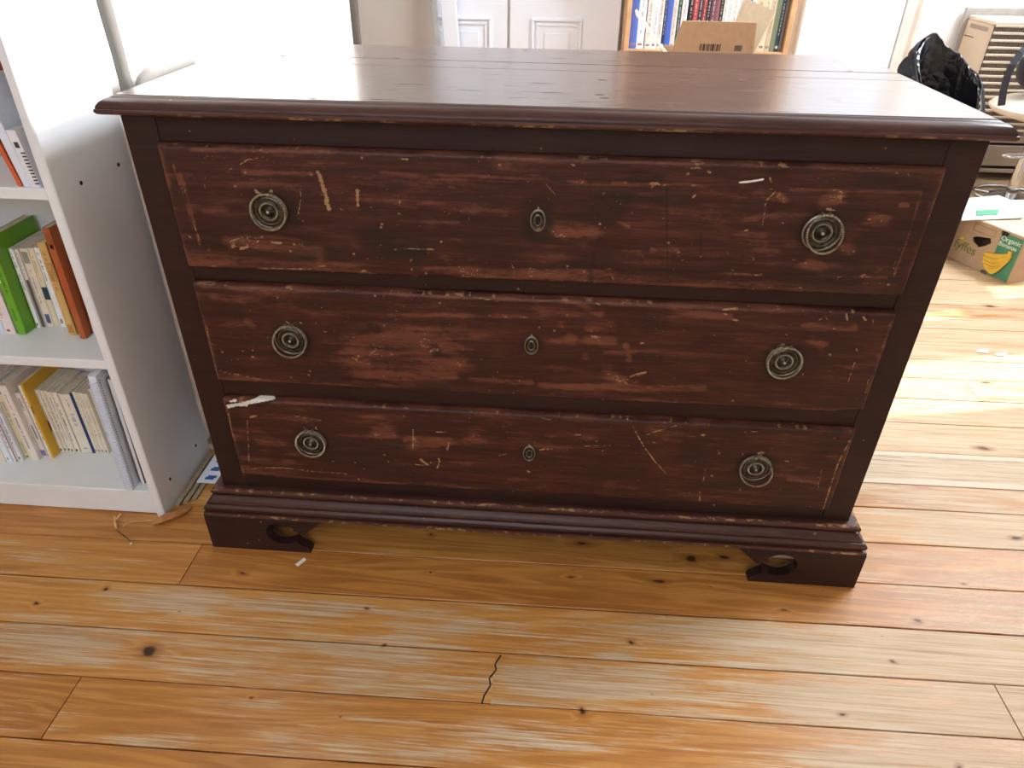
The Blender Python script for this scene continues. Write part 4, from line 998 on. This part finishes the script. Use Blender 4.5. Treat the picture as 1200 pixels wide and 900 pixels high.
tag(obj('forked_twig', bm, plain('pale_twig', (214, 166, 110), .8, var=.2, scale=80), loc=(-.266, .010, .001)), 'small pale forked wood chip lying in front of the white bookcase', 'twig')
bm = new_bm(); tube(bm, [(-0.246, .003, .002), (-0.243, .010, .003), (-0.236, .016, .003), (-0.22, .020, .002), (-0.20, .0235, .002), (-.188, .025, .003)], .0011, 5)
tag(obj('wood_fibre', bm, plain('pale_twig', (214, 166, 110), .8), loc=(-.22, .018, .001)), 'thin curled wood fibre lying between twig and splinter', 'fibre')
bm = new_bm(); tube(bm, [(-0.252, -.010, .0016), (-0.236, -.020, .002), (-0.215, -.032, .0016), (-.205, -.042, .0018)], .0007, 5)
th = tag(obj('dark_thread', bm, INK, loc=(-.225, -.03, .001)), 'short dark thread with a tiny pale crumb at its end', 'thread')
bm = new_bm(); bmesh.ops.create_icosphere(bm, subdivisions=2, radius=.0028, matrix=Matrix.Translation((-.203, -.044, .0032))); obj('crumb', bm, plain('pale_crumb', (226, 206, 170), .7), th, smooth=60)
bm = new_bm(); sheet(bm, [(.146, -.070, .0035), (.152, -.073, .0015), (.164, -.055, .002), (.158, -.052, .004)], .0012); tag(obj('paint_flake', bm, plain('white_flake', (226, 220, 210), .7), loc=(.155, -.062, .0022)), 'small white flake on the boards before the left foot of the chest', 'flake')
for k, (xx, yy, lb) in enumerate(((1.926, .929, 'curled white scrap of paper on the sunlit floor nearer the chest'), (1.972, .914, 'white scrap of paper on the sunlit floor further from the chest'))):
    bm = new_bm(); sheet(bm, [(xx - .02, yy - .006, .002), (xx + .012, yy - .012, .003), (xx + .02, yy + .006, .007), (xx - .010, yy + .008, .002)], .001); tag(obj('paper_scrap', bm, plain('white_flake', (226, 220, 210), .7), loc=(xx, yy, .002)), lb, 'scrap')
# printed sheet sticking out between bookcase and chest
bm = new_bm(); sheet(bm, [(-0.150, 0.1405, .0105), (-0.050, 0.1405, .0105), (-0.050, 0.42, .0105), (-0.150, 0.30, .0105)], .0008)
pap = tag(obj('printed_sheet', bm, plain('white_paper', (226, 230, 238), .7, var=.03), loc=(-.11, .2, .0100)), 'white printed sheet with blue marks lying between the bookcase and the chest', 'paper')
for k in range(6):
    yy = .152 + k * .030; xx = -.136 
    bm = new_bm(); bx(bm, xx, xx + .020, yy, yy + .009, .0105, .0108); bx(bm, xx + .004, xx + .024, yy + .006, yy + .014, .0105, .01085); obj('blue_mark', bm, plain('blue_print', (42, 84, 150), .6), pap)
    bm = new_bm(); bx(bm, xx + .028, xx + .075, yy + .003, yy + .005, .0105, .0107); bx(bm, xx + .028, xx + .062, yy + .008, yy + .0095, .0105, .0107); obj('print_line', bm, plain('pale_blue_print', (176, 190, 214), .6), pap)
# ================================================================== light wood bookcase against the back wall
bc = thing('wooden_bookcase', 'light wood bookcase of colourful books against the back wall beside the panelled doors', 'bookcase', (1.29, 2.88, 0))
bx0, bx1, by0, by1 = 0.900, 1.672, 2.74, 2.985
for nm_, a, b_ in (('side_panel', bx0, bx0 + .022), ('side_panel', bx1 - .022, bx1)):
    bm = new_bm(); bx(bm, a, b_, by0, by1, 0, 1.9, .002); obj(nm_, bm, OAKSHELF, bc)
bm = new_bm(); bx(bm, bx0 + .022, bx1 - .022, by1 - .012, by1, 0.02, 1.88); obj('back_panel', bm, plain('dark_wood_back', (120, 84, 58), .6), bc)
for zz in (0.06, 0.565, 0.90, 1.25, 1.6, 1.9):
    bm = new_bm(); bx(bm, bx0 + .0222, bx1 - .0222, by0 + .003, by1 - .0122, zz - .022, zz, .001); obj('shelf', bm, OAKSHELF, bc)
GB = 'books in the wooden bookcase at the back'
row = [(.036, (86, 110, 196), .26, 'blue and white spined book at the left end of the wooden bookcase'), (.034, (240, 242, 246), .27, 'broad white book second from the left end of the wooden bookcase'), (.004, None, 0, ''),
 (.030, (226, 220, 212), .23, 'pale grey book behind the white box flap in the wooden bookcase'), (.024, (240, 240, 240), .25, 'pure white book right of the pale grey one at the back'), (.022, (232, 222, 214), .25, 'cream book left of the navy spine at the back'),
 (.014, (36, 46, 84), .25, 'slim navy book beside the royal blue one at the back'), (.026, (64, 104, 196), .26, 'royal blue book in the wooden bookcase'), (.022, (232, 214, 204), .25, 'rosy white book right of the royal blue one'), (.018, (52, 78, 76), .27, 'dark teal green book in the wooden bookcase'), (.026, (238, 236, 232), .26, 'white book right of the dark teal one'), (.006, None, 0, ''),
 (.020, (40, 32, 36), .30, 'black book with a red band over the box'), (.022, (176, 60, 66), .30, 'crimson book above the cardboard box'), (.020, (44, 44, 58), .30, 'blue black book above the cardboard box'), (.018, (150, 52, 60), .30, 'dark red book above the cardboard box'), (.020, (36, 34, 40), .29, 'charcoal book above the middle of the box'),
 (.022, (112, 72, 88), .29, 'dull purple book above the box'), (.016, (150, 90, 92), .28, 'rust pink slim book above the box'), (.018, (34, 34, 42), .29, 'last black book before the white ones'), (.018, (236, 234, 232), .26, 'short white book right of the last black one'), (.024, (240, 236, 230), .29, 'first ivory book above the box'), (.024, (236, 226, 218), .29, 'second ivory book above the box'), (.020, (236, 230, 226), .29, 'third ivory book left of the pink one'),
 (.026, (206, 118, 134), .29, 'pink book in the wooden bookcase'), (.014, (74, 140, 214), .29, 'sky blue slim book right of the pink one'), (.022, (242, 242, 242), .28, 'white book right of the sky blue one'), (.034, (222, 200, 160), .27, 'sand coloured book in the wooden bookcase'), (.030, (228, 208, 176), .27, 'pale sand book behind the raised cardboard flap'), (.024, (206, 186, 156), .26, 'beige book behind the raised cardboard flap'),
 (.022, (128, 140, 108), .28, 'sage green book near the right end of the wooden bookcase'), (.020, (42, 74, 84), .28, 'petrol blue book at the right end of the wooden bookcase'), (.014, (120, 110, 108), .26, 'grey book at the right end of the wooden bookcase')]
tot = sum(q[0] for q in row); sc_ = (bx1 - bx0 - .048) / tot; x = bx0 + .023
for t_, c_, h_, lb in row:
    t_ *= sc_
    if c_:
        dk = sum(c_) < 330
        book(lb, x, x + t_ - .0006, 2.765, .565, h_, .17, c_, GB, bands=[(.05, .09, (226, 222, 214) if dk else (140, 130, 130), .2, .8)], text=[(.25, .85, (222, 206, 196) if dk else (120, 110, 120), .3, .7)])
    x += t_

# ================================================================== open cardboard box behind the chest
box = thing('open_cardboard_box', 'open brown cardboard box with raised flaps standing behind the chest', 'box', (1.16, 2.03, 0))
def wall_(name, pts, th, mat=CARD): bm = new_bm(); sheet(bm, pts, th); return obj(name, bm, mat, box)
a0, a1, c0, c1, hz = 1.015, 1.315, 1.90, 2.20, 0.655
for x0_, x1_, y0_, y1_, nm_ in ((a0, a1, c0, c0 + .004, 'side'), (a0, a1, c1 - .004, c1, 'side'), (a0, a0 + .004, c0 + .004, c1 - .004, 'side'), (a1 - .004, a1, c0 + .004, c1 - .004, 'side')):
    bm = new_bm(); bx(bm, x0_, x1_, y0_, y1_, 0.001, hz); obj(nm_, bm, CARD, box)
bm = new_bm(); bx(bm, a0 + .004, a1 - .004, c0 + .004, c1 - .004, 0.001, 0.006); obj('bottom', bm, CARD, box)
fl = wall_('front_flap', [(1.012, 1.899, .655), (1.316, 1.899, .655), (1.303, 1.872, .778), (1.040, 1.872, .779)], .004)
for k in range(14):
    w_ = [.006, .003, .010, .003, .005, .008, .003, .006, .010, .004, .003, .008, .004, .006][k]; xx = 1.117 + k * .0055
    bm = new_bm(); bx(bm, xx, xx + w_ * .55, -.0006, .0004, 0, .024); bmesh.ops.transform(bm, matrix=Matrix.Translation((0, 1.8935, .680)) @ Matrix.Rotation(math.radians(12.3), 4, 'X'), verts=bm.verts); obj('barcode_bar', bm, INK, fl)
bm = new_bm(); bx(bm, 1.243, 1.270, -.0006, .0004, 0, .020); bmesh.ops.transform(bm, matrix=Matrix.Translation((0, 1.8935, .681)) @ Matrix.Rotation(math.radians(12.3), 4, 'X'), verts=bm.verts); obj('stamped_mark', bm, plain('grey_stamp', (92, 80, 74), .7), fl)
wall_('right_flap', [(1.250, 2.12, .650), (1.3195, 1.93, .655), (1.385, 1.97, .806), (1.300, 2.13, .838)], .004, plain('pale_cardboard', (198, 176, 148), .8, var=.05, scale=40))
wall_('left_flap', [(1.014, 1.91, .655), (1.014, 2.06, .655), (.885, 2.03, .800), (.879, 1.90, .796)], .008, plain('sunlit_white_cardboard', (232, 230, 226), .6, var=.03))  # sunlight on this flap is painted in as a white colour
wall_('back_flap', [(1.012, 2.201, .655), (1.316, 2.201, .655), (1.30, 2.30, .62), (1.03, 2.30, .62)], .004)

# ================================================================== black bin bag
def bag():
    n, m = 96, 44; b = new_bm(); cx, cy = 1.955, 1.72; rows_ = []
    def rim(a):
        # high at the back left, low towards the viewer
        return 0.630 + .120 * math.cos(a - math.radians(112)) + .014 * math.sin(3 * a + .6) + .006 * math.sin(7 * a)
    prof = [(t, 'o') for t in np.linspace(0, 1, m)] + [(t, 'i') for t in np.linspace(1, .55, 18)]
    for t, side in prof:
        row = []
        for k in range(n):
            a = 2 * PI * k / n; zr = rim(a)
            z = .003 + t * (zr - .003)
            r = .120 * (0.90 + .18 * math.sin(PI * min(1, t * 1.05)) ** .8) * (1 if t > .06 else .82 + 3 * t)
            r *= 1 + .10 * math.cos(2 * a + .8)
            if side == 'i': r = r - .006 - .010 * (1 - t); z -= .002
            fold = .9 * abs(mnoise.noise((math.cos(a) * 3.2, math.sin(a) * 3.2, t * 2.6))) + .55 * abs(mnoise.noise((math.cos(a) * 8, math.sin(a) * 8, t * 6 + 3)))
            ww = min(1, t * 3)
            r += (.020 if side == 'o' else .007) * (fold - .38) * ww
            zz = z + .010 * (mnoise.noise((math.cos(a) * 4, math.sin(a) * 4, 9)) if t > .75 else 0) * t
            row.append(b.verts.new((cx + r * math.cos(a), cy + r * math.sin(a), max(.002, zz))))
        rows_.append(row)
    for p_, q_ in zip(rows_, rows_[1:]):
        for k in range(n): b.faces.new((p_[k], p_[(k + 1) % n], q_[(k + 1) % n], q_[k]))
    b.faces.new(rows_[0]); b.faces.new(rows_[-1][::-1])
    g = G('black_bin_liner'); p = g.pos()
    v = g.n('ShaderNodeTexVoronoi', feature='DISTANCE_TO_EDGE'); g.put(v.inputs['Vector'], g.vm('ADD', p, g.vm('MULTIPLY', g.n('ShaderNodeTexNoise').outputs[1], (.02, .02, .02)))); v.inputs['Scale'].default_value = 26
    g.bump(g.math('ADD', g.math('MULTIPLY', v.outputs[0], 2.0), g.noise(p, 30, 5, .6)), .5, .006)
    m_ = g.out((.012, .012, .014), .22, **{'Specular IOR Level': .5})
    root = thing('bin_bag', 'black plastic bin bag standing open behind the right end of the chest', 'bag', (cx, cy, 0))
    obj('bag_skin', b, m_, root, smooth=55)
    # rim of the liner folded outwards; its sheen is painted in as lighter grey
    b = new_bm(); R = []
    for j in range(7):
        t = j / 6; row = []
        for k in range(n):
            a = 2 * PI * k / n; r = .120 * .93 * (1 + .10 * math.cos(2 * a + .8)) + .002 + .022 * math.sin(t * 2.0) + .010 * (abs(mnoise.noise((math.cos(a) * 5, math.sin(a) * 5, t * 1.4))) - .2)
            z = rim(a) + .006 * math.sin(t * PI) - .050 * t * (1 + .5 * mnoise.noise((math.cos(a) * 2.2, math.sin(a) * 2.2, 5))) + .007 * mnoise.noise((math.cos(a) * 4, math.sin(a) * 4, 9))
            row.append(b.verts.new((cx + r * math.cos(a), cy + r * math.sin(a), z)))
        R.append(row)
    for p_, q_ in zip(R, R[1:]):
        for k in range(n): b.faces.new((p_[k], p_[(k + 1) % n], q_[(k + 1) % n], q_[k]))
    bmesh.ops.solidify(b, geom=b.faces[:], thickness=.001)
    obj('folded_rim', b, plain('sheen_grey_plastic', (58, 55, 60), .3, var=.2, scale=30, bump=.3), root, smooth=60)
    # the turned-out fold of plastic at the front left
    b = new_bm(); R = []
    for i in range(15):
        a = math.radians(168 + i * 7.5); row = []
        for j in range(8):
            t = j / 7; r = .127 + .030 * math.sin(t * 2.2) + .006 * mnoise.noise((i * .5, j * .6, 2)); z = rim(a) + .006 - t * .135 * (1 - .5 * abs(i - 7) / 7) + .01 * mnoise.noise((i * .4, j * .5, 7))
            r *= 1 + .10 * math.cos(2 * a + .8)
            row.append(b.verts.new((cx + r * math.cos(a), cy + r * math.sin(a), z)))
        R.append(row)
    for p_, q_ in zip(R, R[1:]):
        for j in range(7): b.faces.new((p_[j], p_[j + 1], q_[j + 1], q_[j]))
    bmesh.ops.solidify(b, geom=b.faces[:], thickness=.0015)
    obj('turned_out_fold', b, m_, root, smooth=60)
bag()

# ================================================================== gas heater
HB = plain('beige_enamel', (206, 188, 166), .45, var=.05, scale=5)
HBD = plain('brown_grey_enamel', (156, 138, 122), .5, var=.06, scale=5)
ht = thing('gas_heater', 'beige louvred convector heater standing before the back wall at the right', 'heater', (2.80, 2.86, 0))
hx0, hx1, hy, hz0, hz1 = 2.556, 3.24, 2.72, 0.04, 0.703
def hp(name, b, mat=HB, smooth=0, kind=None): o = obj(name, b, mat, ht, smooth=smooth); 
bm = new_bm(); bx(bm, 2.535, 3.27, 2.968, 2.982, 0.02, 0.752, .002); hp('wall_plate', bm, plain('grey_metal_plate', (168, 162, 156), .5))
bm = new_bm(); bx(bm, hx0, hx0 + .012, hy + .006, 2.964, hz0, hz1, .003); bx(bm, hx1 - .012, hx1, hy + .006, 2.964, hz0, hz1, .003); bx(bm, hx0 + .012, hx1 - .012, 2.93, 2.964, hz0, hz1 - .002); hp('casing', bm)
bm = new_bm(); bx(bm, hx0, hx1, hy, 2.964, hz1 + .0004, hz1 + .018, .005, 2); hp('lid', bm, plain('pale_enamel', (226, 214, 196), .4, var=.03), 40)
bm = new_bm(); bx(bm, hx0 - .003, hx0, hy + .03, hy + .20, .672, .690, .001); hp('slot_vent', bm, HBD)
bm = new_bm(); bx(bm, hx0 - .0015, hx0, hy + .14, hy + .23, .634, .637); hp('seam', bm, DARK)
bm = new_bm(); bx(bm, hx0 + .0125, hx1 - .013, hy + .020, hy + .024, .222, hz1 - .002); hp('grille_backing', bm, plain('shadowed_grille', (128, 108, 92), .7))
zz = .700; k = 0
while zz > .235:
    bm = new_bm(); bx(bm, hx0 + .0125, hx1 - .013, hy - .002, hy + .010, zz - .0055, zz + .0055, .002); hp('louvre', bm); zz -= .0303; k += 1
bm = new_bm()
xx = hx0 + .018
while xx < 3.21: bx(bm, xx, xx + .0045, hy + .0102, hy + .0150, .222, hz1 - .004); xx += .0095
o = obj('grille_bars', bm, HBD, ht); o['kind'] = 'stuff'
bm = new_bm(); bx(bm, hx0 + .0005, hx1 - .0125, hy + .002, hy + .014, .186, .2215, .003); hp('lower_band', bm, HBD)
bm = new_bm(); bx(bm, hx0 + .0005, hx1 - .0125, hy + .002, hy + .014, .074, .174, .003); hp('lower_panel', bm, HBD)
bm = new_bm(); bx(bm, hx0 + .0005, hx1 - .0125, hy + .002, hy + .014, .0405, .060, .003); hp('plinth', bm, HBD)
bm = new_bm(); bx(bm, hx0 + .0125, hx1 - .013, hy + .022, hy + .026, .041, .2215); hp('gap_backing', bm, DARK)
for xx in (hx0 + .02, hx1 - .06): bm = new_bm(); bx(bm, xx, xx + .04, 2.76, 2.93, 0, .0398); hp('foot', bm, DARK)

# ================================================================== stool with a black bag on it
SXC, SYC = 2.768, 2.46
st = thing('bar_stool', 'low stool with a round cream seat on a chrome pole beside the heater', 'stool', (SXC, SYC, 0))
bm = new_bm(); lathe(bm, [(0, .452), (.10, .448), (.17, .436), (.208, .420), (.222, .405), (.219, .394), (.195, .376), (.10, .350), (.05, .345), (0, .345)], 56, 'z', (SXC, SYC, 0)); obj('seat', bm, plain('cream_vinyl', (236, 230, 214), .35, var=.03), st, smooth=50)
bm = new_bm(); lathe(bm, [(0.0, .02), (.026, .02), (.026, .19), (.020, .192), (.020, .3445), (0, .3445)], 28, 'z', (SXC, SYC, 0)); obj('pole', bm, CHROME, st, smooth=40)
bm = new_bm(); torus(bm, .155, .0075, 64, 10, (0, 0, 0), mat=Matrix.Translation((SXC, SYC, .009)) @ Matrix.Rotation(PI / 2, 4, 'X')); obj('base_ring', bm, CHROME, st, smooth=60)
bm = new_bm(); lathe(bm, [(0, .001), (.105, .001), (.105, .006), (.07, .014), (.03, .024), (0, .026)], 48, 'z', (SXC, SYC, 0)); obj('base_disc', bm, CHROME, st, smooth=40)
bm = new_bm()
for a in (30, 150, 270):
    r_ = math.radians(a); tube(bm, [(SXC + .09 * math.cos(r_), SYC + .09 * math.sin(r_), .009), (SXC + .15 * math.cos(r_), SYC + .15 * math.sin(r_), .009)], .006, 8)
obj('base_spoke', bm, CHROME, st, smooth=50)
bm = new_bm(); tube(bm, [(SXC, SYC - .02, .20), (SXC - .05, SYC - .045, .20), (SXC - .10, SYC - .05, .20), (SXC - .118, SYC - .03, .20), (SXC - .10, SYC - .005, .20), (SXC - .05, SYC, .20), (SXC, SYC, .20)], .0085, 10); obj('footrest', bm, CHROME, st, smooth=60)
FABRIC = plain('black_nylon', (44, 44, 54), .7, var=.2, scale=120, bump=.3)
bgx, bgy = 2.735, 2.46
rt = thing('shoulder_bag', 'dark bag lying on the cream stool seat with a strap hanging down', 'bag', (bgx, bgy, .453))
bm = new_bm(); bmesh.ops.create_uvsphere(bm, u_segments=32, v_segments=20, radius=1, matrix=Matrix.Translation((bgx, bgy, .565)) @ Matrix.Diagonal((.145, .11, .112, 1)))
for v in bm.verts: v.co += Vector((mnoise.noise(v.co * 9), mnoise.noise(v.co * 9 + Vector((4, 0, 0))), mnoise.noise(v.co * 9 + Vector((0, 7, 0))))) * .016; v.co.z = max(v.co.z, .453)
obj('bag_body', bm, FABRIC, rt, smooth=60)
bm = new_bm(); pts = [(2.62, 2.43, .655), (2.56, 2.41, .655), (2.535, 2.39, .632), (2.514, 2.38, .59), (2.510, 2.38, .547), (2.514, 2.38, .493), (2.524, 2.38, .450), (2.530, 2.38, .425)]
for (p0, p1) in zip(pts, pts[1:]):
    P0, P1 = Vector(p0), Vector(p1); d = (P1 - P0); s_ = Vector((.4, -.9, 0)).normalized() * .014
    sd_ = d.cross(Vector((0.3, 1, 0))).normalized() * .014
    q = [P0 - sd_, P0 + sd_, P1 + sd_, P1 - sd_]; sheet(bm, q, .003)
obj('strap', bm, FABRIC, rt)

# ================================================================== banana box and papers
bb = thing('banana_box', 'brown cardboard banana box with green and yellow print on the floor behind the chest', 'box', (2.25, 1.438, 0), rz=math.atan2(.91, -.414))
# local frame: +x runs along the printed face from its right edge to its left edge, +y points away from the viewer's side
Lb, Db, Hb = .300, .40, .170
def bpart(name, b, mat, **k): return obj(name, b, mat, bb, world=False, **k)
sgn = -1   # depth direction in the local frame
def bb_box(x0, x1, d0, d1, z0, z1, bev=0): b = new_bm(); bx(b, x0, x1, min(sgn * d0, sgn * d1), max(sgn * d0, sgn * d1), z0, z1, bev); return b
# printed end: board with a real hand hole
hole = [(.122, .128), (.176, .116), (.190, .106), (.182, .093), (.156, .080), (.132, .094), (.114, .112)]
b = new_bm(); outer = [(0, 0.001), (Lb, .001), (Lb, Hb), (0, Hb)]
ov = [b.verts.new((u, 0, v)) for u, v in outer]; hv = [b.verts.new((u, 0, v)) for u, v in hole]
eo = [b.edges.new((ov[i], ov[(i + 1) % 4])) for i in range(4)]; eh = [b.edges.new((hv[i], hv[(i + 1) % 7])) for i in range(7)]
bmesh.ops.triangle_fill(b, use_beauty=True, use_dissolve=False, edges=eo + eh)
r_ = bmesh.ops.extrude_face_region(b, geom=b.faces[:]); bmesh.ops.translate(b, vec=(0, sgn * .006, 0), verts=[v for v in r_['geom'] if isinstance(v, bmesh.types.BMVert)])
bpart('printed_end', b, CARD)
bpart('side', bb_box(0, .005, .0062, Db, .001, Hb), CARD); bpart('side', bb_box(Lb - .005, Lb, .0062, Db, .001, Hb), CARD)
bpart('far_end', bb_box(.005, Lb - .005, Db - .005, Db, .001, Hb), CARD); bpart('bottom', bb_box(.005, Lb - .005, .0062, Db - .005, .001, .006), CARD)
bpart('lid', bb_box(-.002, Lb + .002, .001, Db + .002, Hb + .0003, Hb + .005), plain('pale_cardboard', (214, 194, 166), .8, var=.05, scale=40))
bpart('contents', bb_box(.01, Lb - .01, .05, Db - .02, .007, .12), CARD_DARK)
GREEN = plain('green_print', (70, 128, 96), .7); YEL = plain('yellow_print', (222, 176, 56), .7); OUTL = plain('brown_print_line', (112, 96, 36), .7); OLIVE = plain('olive_print', (104, 118, 40), .7); WPR = plain('white_print', (214, 224, 208), .7)
def flat(name, pts, mat, lift=.0006):
    b = new_bm(); prism(b, pts, lift + .0005, 'y', -.0005 if sgn > 0 else -.0005); 
    if sgn < 0:
        for v in b.verts: v.co.y = -v.co.y
    return bpart(name, b, mat)
# NB: the printed face looks to local -sgn; lift the print proud of it
def proud(name, pts, mat, k=1):
    b = new_bm(); prism(b, pts, .0005 * k + .0003, 'y', 0)
    for v in b.verts: v.co.y = (-sgn) * v.co.y
    return bpart(name, b, mat)
proud('green_panel', [(.004, .004), (.088, .004), (.088, Hb - .006), (.004, Hb - .006)], GREEN)
for (xa, xb, za, zb) in ((.110, .200, .134, .135), (.110, .200, .158, .159), (.110, .111, .134, .159), (.199, .200, .134, .159)):
    proud('label_frame', [(xa, za), (xb, za), (xb, zb), (xa, zb)], OUTL)
proud('top_notch', [(.062, Hb - .001), (.092, Hb - .001), (.088, Hb - .016), (.076, Hb - .020), (.066, Hb - .016)], DARK, 2)
proud('top_notch', [(.232, Hb - .001), (.262, Hb - .001), (.256, Hb - .014), (.246, Hb - .018), (.238, Hb - .014)], DARK, 2)
proud('bottom_notch', [(.084, .002), (.112, .002), (.108, .012), (.090, .012)], plain('notch_brown', (90, 70, 70), .8), 3)
proud('bottom_notch', [(.262, .022), (.284, .022), (.282, .034), (.266, .034)], plain('notch_brown', (90, 70, 70), .8), 3)
def banana(x0, z0, x1, z1, sag, w_):
    top, bot = [], []
    for i in range(11):
        t = i / 10; x_ = x0 + (x1 - x0) * t; z_ = z0 + (z1 - z0) * t - sag * math.sin(PI * t); wd_ = w_ * (math.sin(PI * (.10 + .84 * t)) ** .6)
        top.append((x_, z_ + wd_)); bot.append((x_, z_ - wd_))
    return top + bot[::-1]
for k, (x0_, z0_, x1_, z1_, sg, w_) in enumerate(((.030, .098, .122, .070, .010, .012), (.026, .094, .120, .058, .020, .012), (.024, .090, .116, .046, .028, .012), (.022, .086, .106, .034, .030, .012), (.026, .080, .090, .024, .024, .011))):
    o_ = banana(x0_, z0_, x1_, z1_, sg, w_ + .0014); proud('banana_outline', o_, OUTL, 3 + 2 * k)
    proud('printed_banana', banana(x0_, z0_, x1_, z1_, sg, w_), YEL, 4 + 2 * k)
proud('banana_stem', [(.020, .092), (.036, .092), (.038, .112), (.028, .114)], YEL, 14)
def lettering(text, size, x, z_, mat, rot=0.0, name='lettering'):
    cu = bpy.data.curves.new(name, 'FONT'); cu.body = text; cu.size = size; cu.extrude = .0006; cu.align_x = 'LEFT'
    t = bpy.data.objects.new(name, cu); C.objects.link(t); bpy.context.view_layer.update()
    me = bpy.data.meshes.new_from_object(t.evaluated_get(bpy.context.evaluated_depsgraph_get())); bpy.data.objects.remove(t); bpy.data.curves.remove(cu)
    me.name = name; me.materials.append(mat); o = bpy.data.objects.new(name, me); C.objects.link(o); o.parent = bb
    # glyphs run from high local x to low local x, as read by someone facing the printed end
    M = Matrix.Translation((x, -sgn * .0012, z_)) @ Matrix(((-1, 0, 0, 0), (0, 0, -sgn, 0), (0, 1, 0, 0), (0, 0, 0, 1))) @ Matrix.Rotation(rot, 4, 'Z')
    me.transform(M); return o
lettering('fyffes', .046, .250, .050, OLIVE, math.radians(-2))
proud('yellow_flash', [(.218, .086), (.240, .084), (.232, .092), (.224, .098)], plain('orange_yellow_print', (236, 180, 50), .7), 2)
lettering('Organic', .024, .084, .138, WPR); lettering('Bananas', .022, .086, .118, WPR)
WP = plain('white_paper', (236, 234, 232), .7, var=.03)
bm = new_bm(); sheet(bm, [(2.095, 1.585, .1805), (2.33, 1.625, .186), (2.42, 1.80, .196), (2.19, 1.77, .186)], .004)
mg = tag(obj('magazine', bm, WP, loc=(2.26, 1.69, .180)), 'white magazine with a green patch lying on the banana box', 'magazine')
bm = new_bm(); sheet(bm, [(2.165, 1.625, .1866), (2.245, 1.640, .1880), (2.275, 1.69, .1905), (2.185, 1.675, .1885)], .0030); obj('green_patch', bm, plain('pale_green_print', (96, 168, 132), .7), mg)
bm = new_bm(); bx(bm, -.16, .16, -.11, .11, 0, .10, .002, mat=Matrix.Translation((2.42, 2.00, .001)) @ Matrix.Rotation(.35, 4, 'Z')); tag(obj('paper_stack', bm, plain('blue_white_paper', (206, 216, 232), .6, var=.05), loc=(2.42, 2.0, .001)), 'pale bluish stack of papers on the floor between banana box and stool', 'papers')
